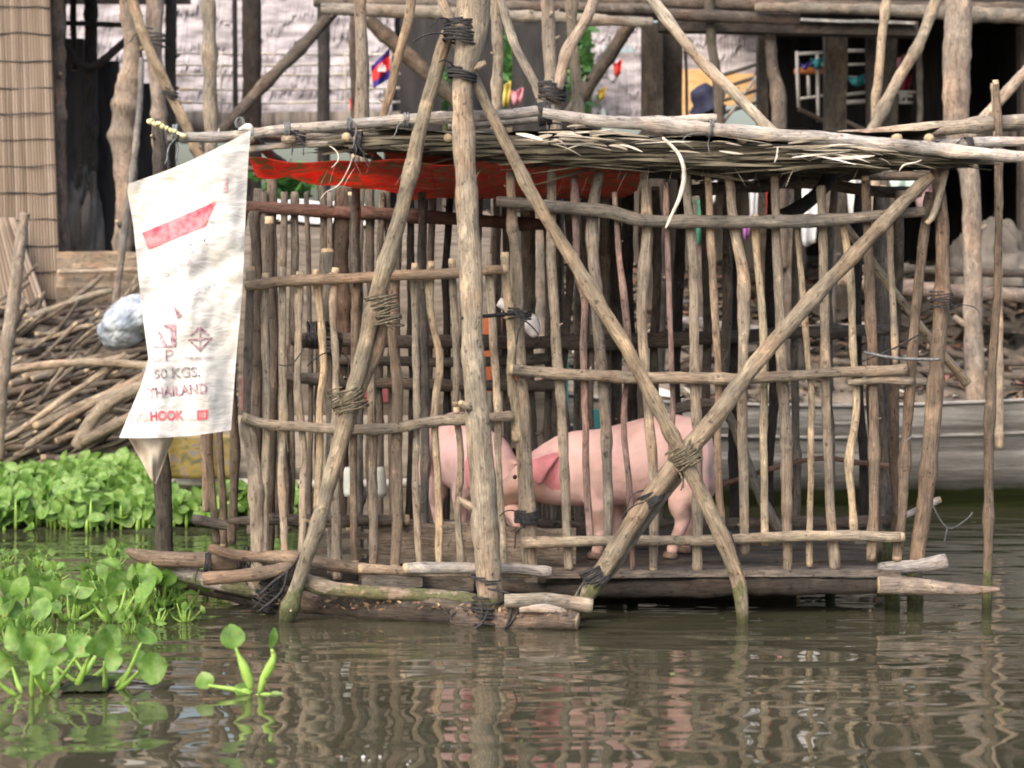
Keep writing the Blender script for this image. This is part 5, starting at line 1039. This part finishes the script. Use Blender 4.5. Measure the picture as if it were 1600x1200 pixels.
def copyplant(src, px, py, rz, sc, label, Y=None):
    Y = Y or EYE*F/(py-HZ); r = src.copy(); C.objects.link(r); r.location = (X(px, Y), Y, 0); r.rotation_euler = (0, 0, rz); r.scale = (sc,)*3; r['label'] = label
    for ch in list(src.children):
        c = ch.copy(); C.objects.link(c); c.parent = r
        for g_ in ch.children: d = g_.copy(); C.objects.link(d); d.parent = c
GL = 'water hyacinth in the floating clump left of the pen'
q1 = plant(30, 995, 8, .14, .105, GL); q2 = plant(110, 970, 8, .11, .095, GL); q3 = plant(175, 972, 8, .13, .09, GL)
for i, (px, py) in enumerate([(-15, 985), (5, 960), (60, 965), (85, 955), (135, 958), (160, 945), (205, 960), (225, 945), (140, 935), (20, 940), (250, 948)]):
    copyplant([q1, q2, q3][i % 3], px, py, rnd.uniform(0, 6.28), rnd.uniform(.75, 1.15), GL)
for i, (px, py) in enumerate([(15, 1005), (60, 1000), (120, 1000), (205, 990), (245, 975), (290, 972), (25, 905), (90, 905), (150, 905), (215, 915), (270, 918), (60, 885), (180, 885), (120, 1030), (10, 880)]):
    copyplant([q1, q2, q3][i % 3], px, py, rnd.uniform(0, 6.28), rnd.uniform(.35, .6), 'small stray water hyacinth floating at the fringe of the clump left of the pen')
q4 = plant(290, 945, 9, .11, .10, 'water hyacinth against the pale log end of the pen'); copyplant(q4, 262, 930, 1.9, .9, 'small water hyacinth under the left corner post of the pen'); copyplant(q4, 330, 925, 3.5, .7, 'smallest water hyacinth pressed against the low beams of the pen')
# the near clump
n1 = plant(95, 1078, 6, .20, .12, 'near clump of broad-leaved water hyacinth at the lower left', .12); n2 = plant(165, 1075, 6, .15, .105, 'right-hand neighbour in the near clump, with bulbous stalks and a brown leaf', .10); n3 = plant(50, 1085, 5, .14, .12, 'leftmost plant of the near clump, low pale leaves on the water', .1)
b = MB(); b.grid(lambda u, v: (Vector((X(95+75*u, 7.3), 7.24+.22*v, .012+.035*math.sin(u*3.1)*math.sin(v*3.1)+.01*N(u*9, v*9))), (u, v, 0)), 14, 8); o = b.build('roots', [MESHG], n2); 
# the single small plant
sp = thing('water_hyacinth', 'single small water hyacinth with two tall bulbous stalks afloat before the pen', 'water plant', (X(385, 7.24), 7.24, 0), PG); Yp = 7.24
def handleaf(stem, rads, leafc, up, f, L, wd):
    bs = MB(); bs.tube([W(x, y, Yp-.0) for x, y in stem], rads, 9, .02, 0, 0, 9); s_ = bs.build('stalk', [STALK], sp)
    bl = MB(); blade(bl, W(leafc[0], leafc[1], Yp), Vector(up).normalized(), Vector(f).normalized(), L, wd, cup=.18); bl.build('leaf', [LEAF], s_)
handleaf([(392, 1078), (387, 1060), (380, 1040), (373, 1025), (368, 1012)], [.008, .02, .017, .008, .005], (366, 1014), (-.15, 0, 1), (.3, -1, .2), .09, .045)
handleaf([(405, 1085), (412, 1060), (422, 1042), (428, 1025), (424, 1014)], [.007, .014, .018, .01, .005], (422, 1013), (.35, 0, 1), (1, -.8, 0), .075, .022)
handleaf([(392, 1084), (365, 1077), (345, 1074), (325, 1071)], [.006, .009, .007, .005], (324, 1076), (-.35, 0, 1), (0, -1, .2), .062, .035)
handleaf([(395, 1082), (385, 1078), (376, 1079)], [.005, .006, .004], (385, 1084), (-.6, -.1, .5), (0, -1, .8), .05, .028); handleaf([(400, 1086), (415, 1085), (425, 1085)], [.005, .008, .004], (420, 1087), (1, 0, .2), (0, -.6, 1), .055, .018)
handleaf([(395, 1086), (380, 1092), (362, 1093)], [.004, .004, .003], (365, 1092), (-1, 0, .05), (0, -.2, 1), .07, .012)

b = MB()
for k in range(260):
    Y = rnd.uniform(6.2, 13); px = rnd.choice([rnd.uniform(-20, 420), rnd.uniform(-20, 1650)]); p = Vector((X(px, Y), Y, .003)); L = rnd.uniform(.003, .014)*(1 if rnd.random() < .9 else 2); a = rnd.uniform(0, 6.28)
    u_ = Vector((math.cos(a), math.sin(a), 0))*L; v_ = Vector((-math.sin(a), math.cos(a), 0))*L*rnd.uniform(.3, .9)
    b.poly([p-u_, p-v_*.8+Vector((0, 0, .002)), p+u_, p+v_], rnd.choice((0, 1, 1, 2)))
for px, py, r in ((533, 1183, .005), (568, 1184, .007), (594, 1183, .005), (577, 1189, .003), (637, 1195, .004), (641, 1190, .003)):      # bubbles
    Y = EYE*F/(py-HZ); b0 = len(b.v); c = Vector((X(px, Y), Y, 0)); b.tube([c, c+Vector((0, 0, r*.6)), c+Vector((0, 0, r*.9))], [r, r*.8, r*.2], 10, .01, 0, 0, 9, 3)
tag(b.build('floating_scum', [DB[0], DB[1], LEAF, simple('foam', (.6, .6, .6), (.8, .8, .8), (9, 9, 9), .2)], loc=(0, 0, 0)), 'specks, leaf scraps and bubbles floating on the river', 'floating scraps', kind='stuff')
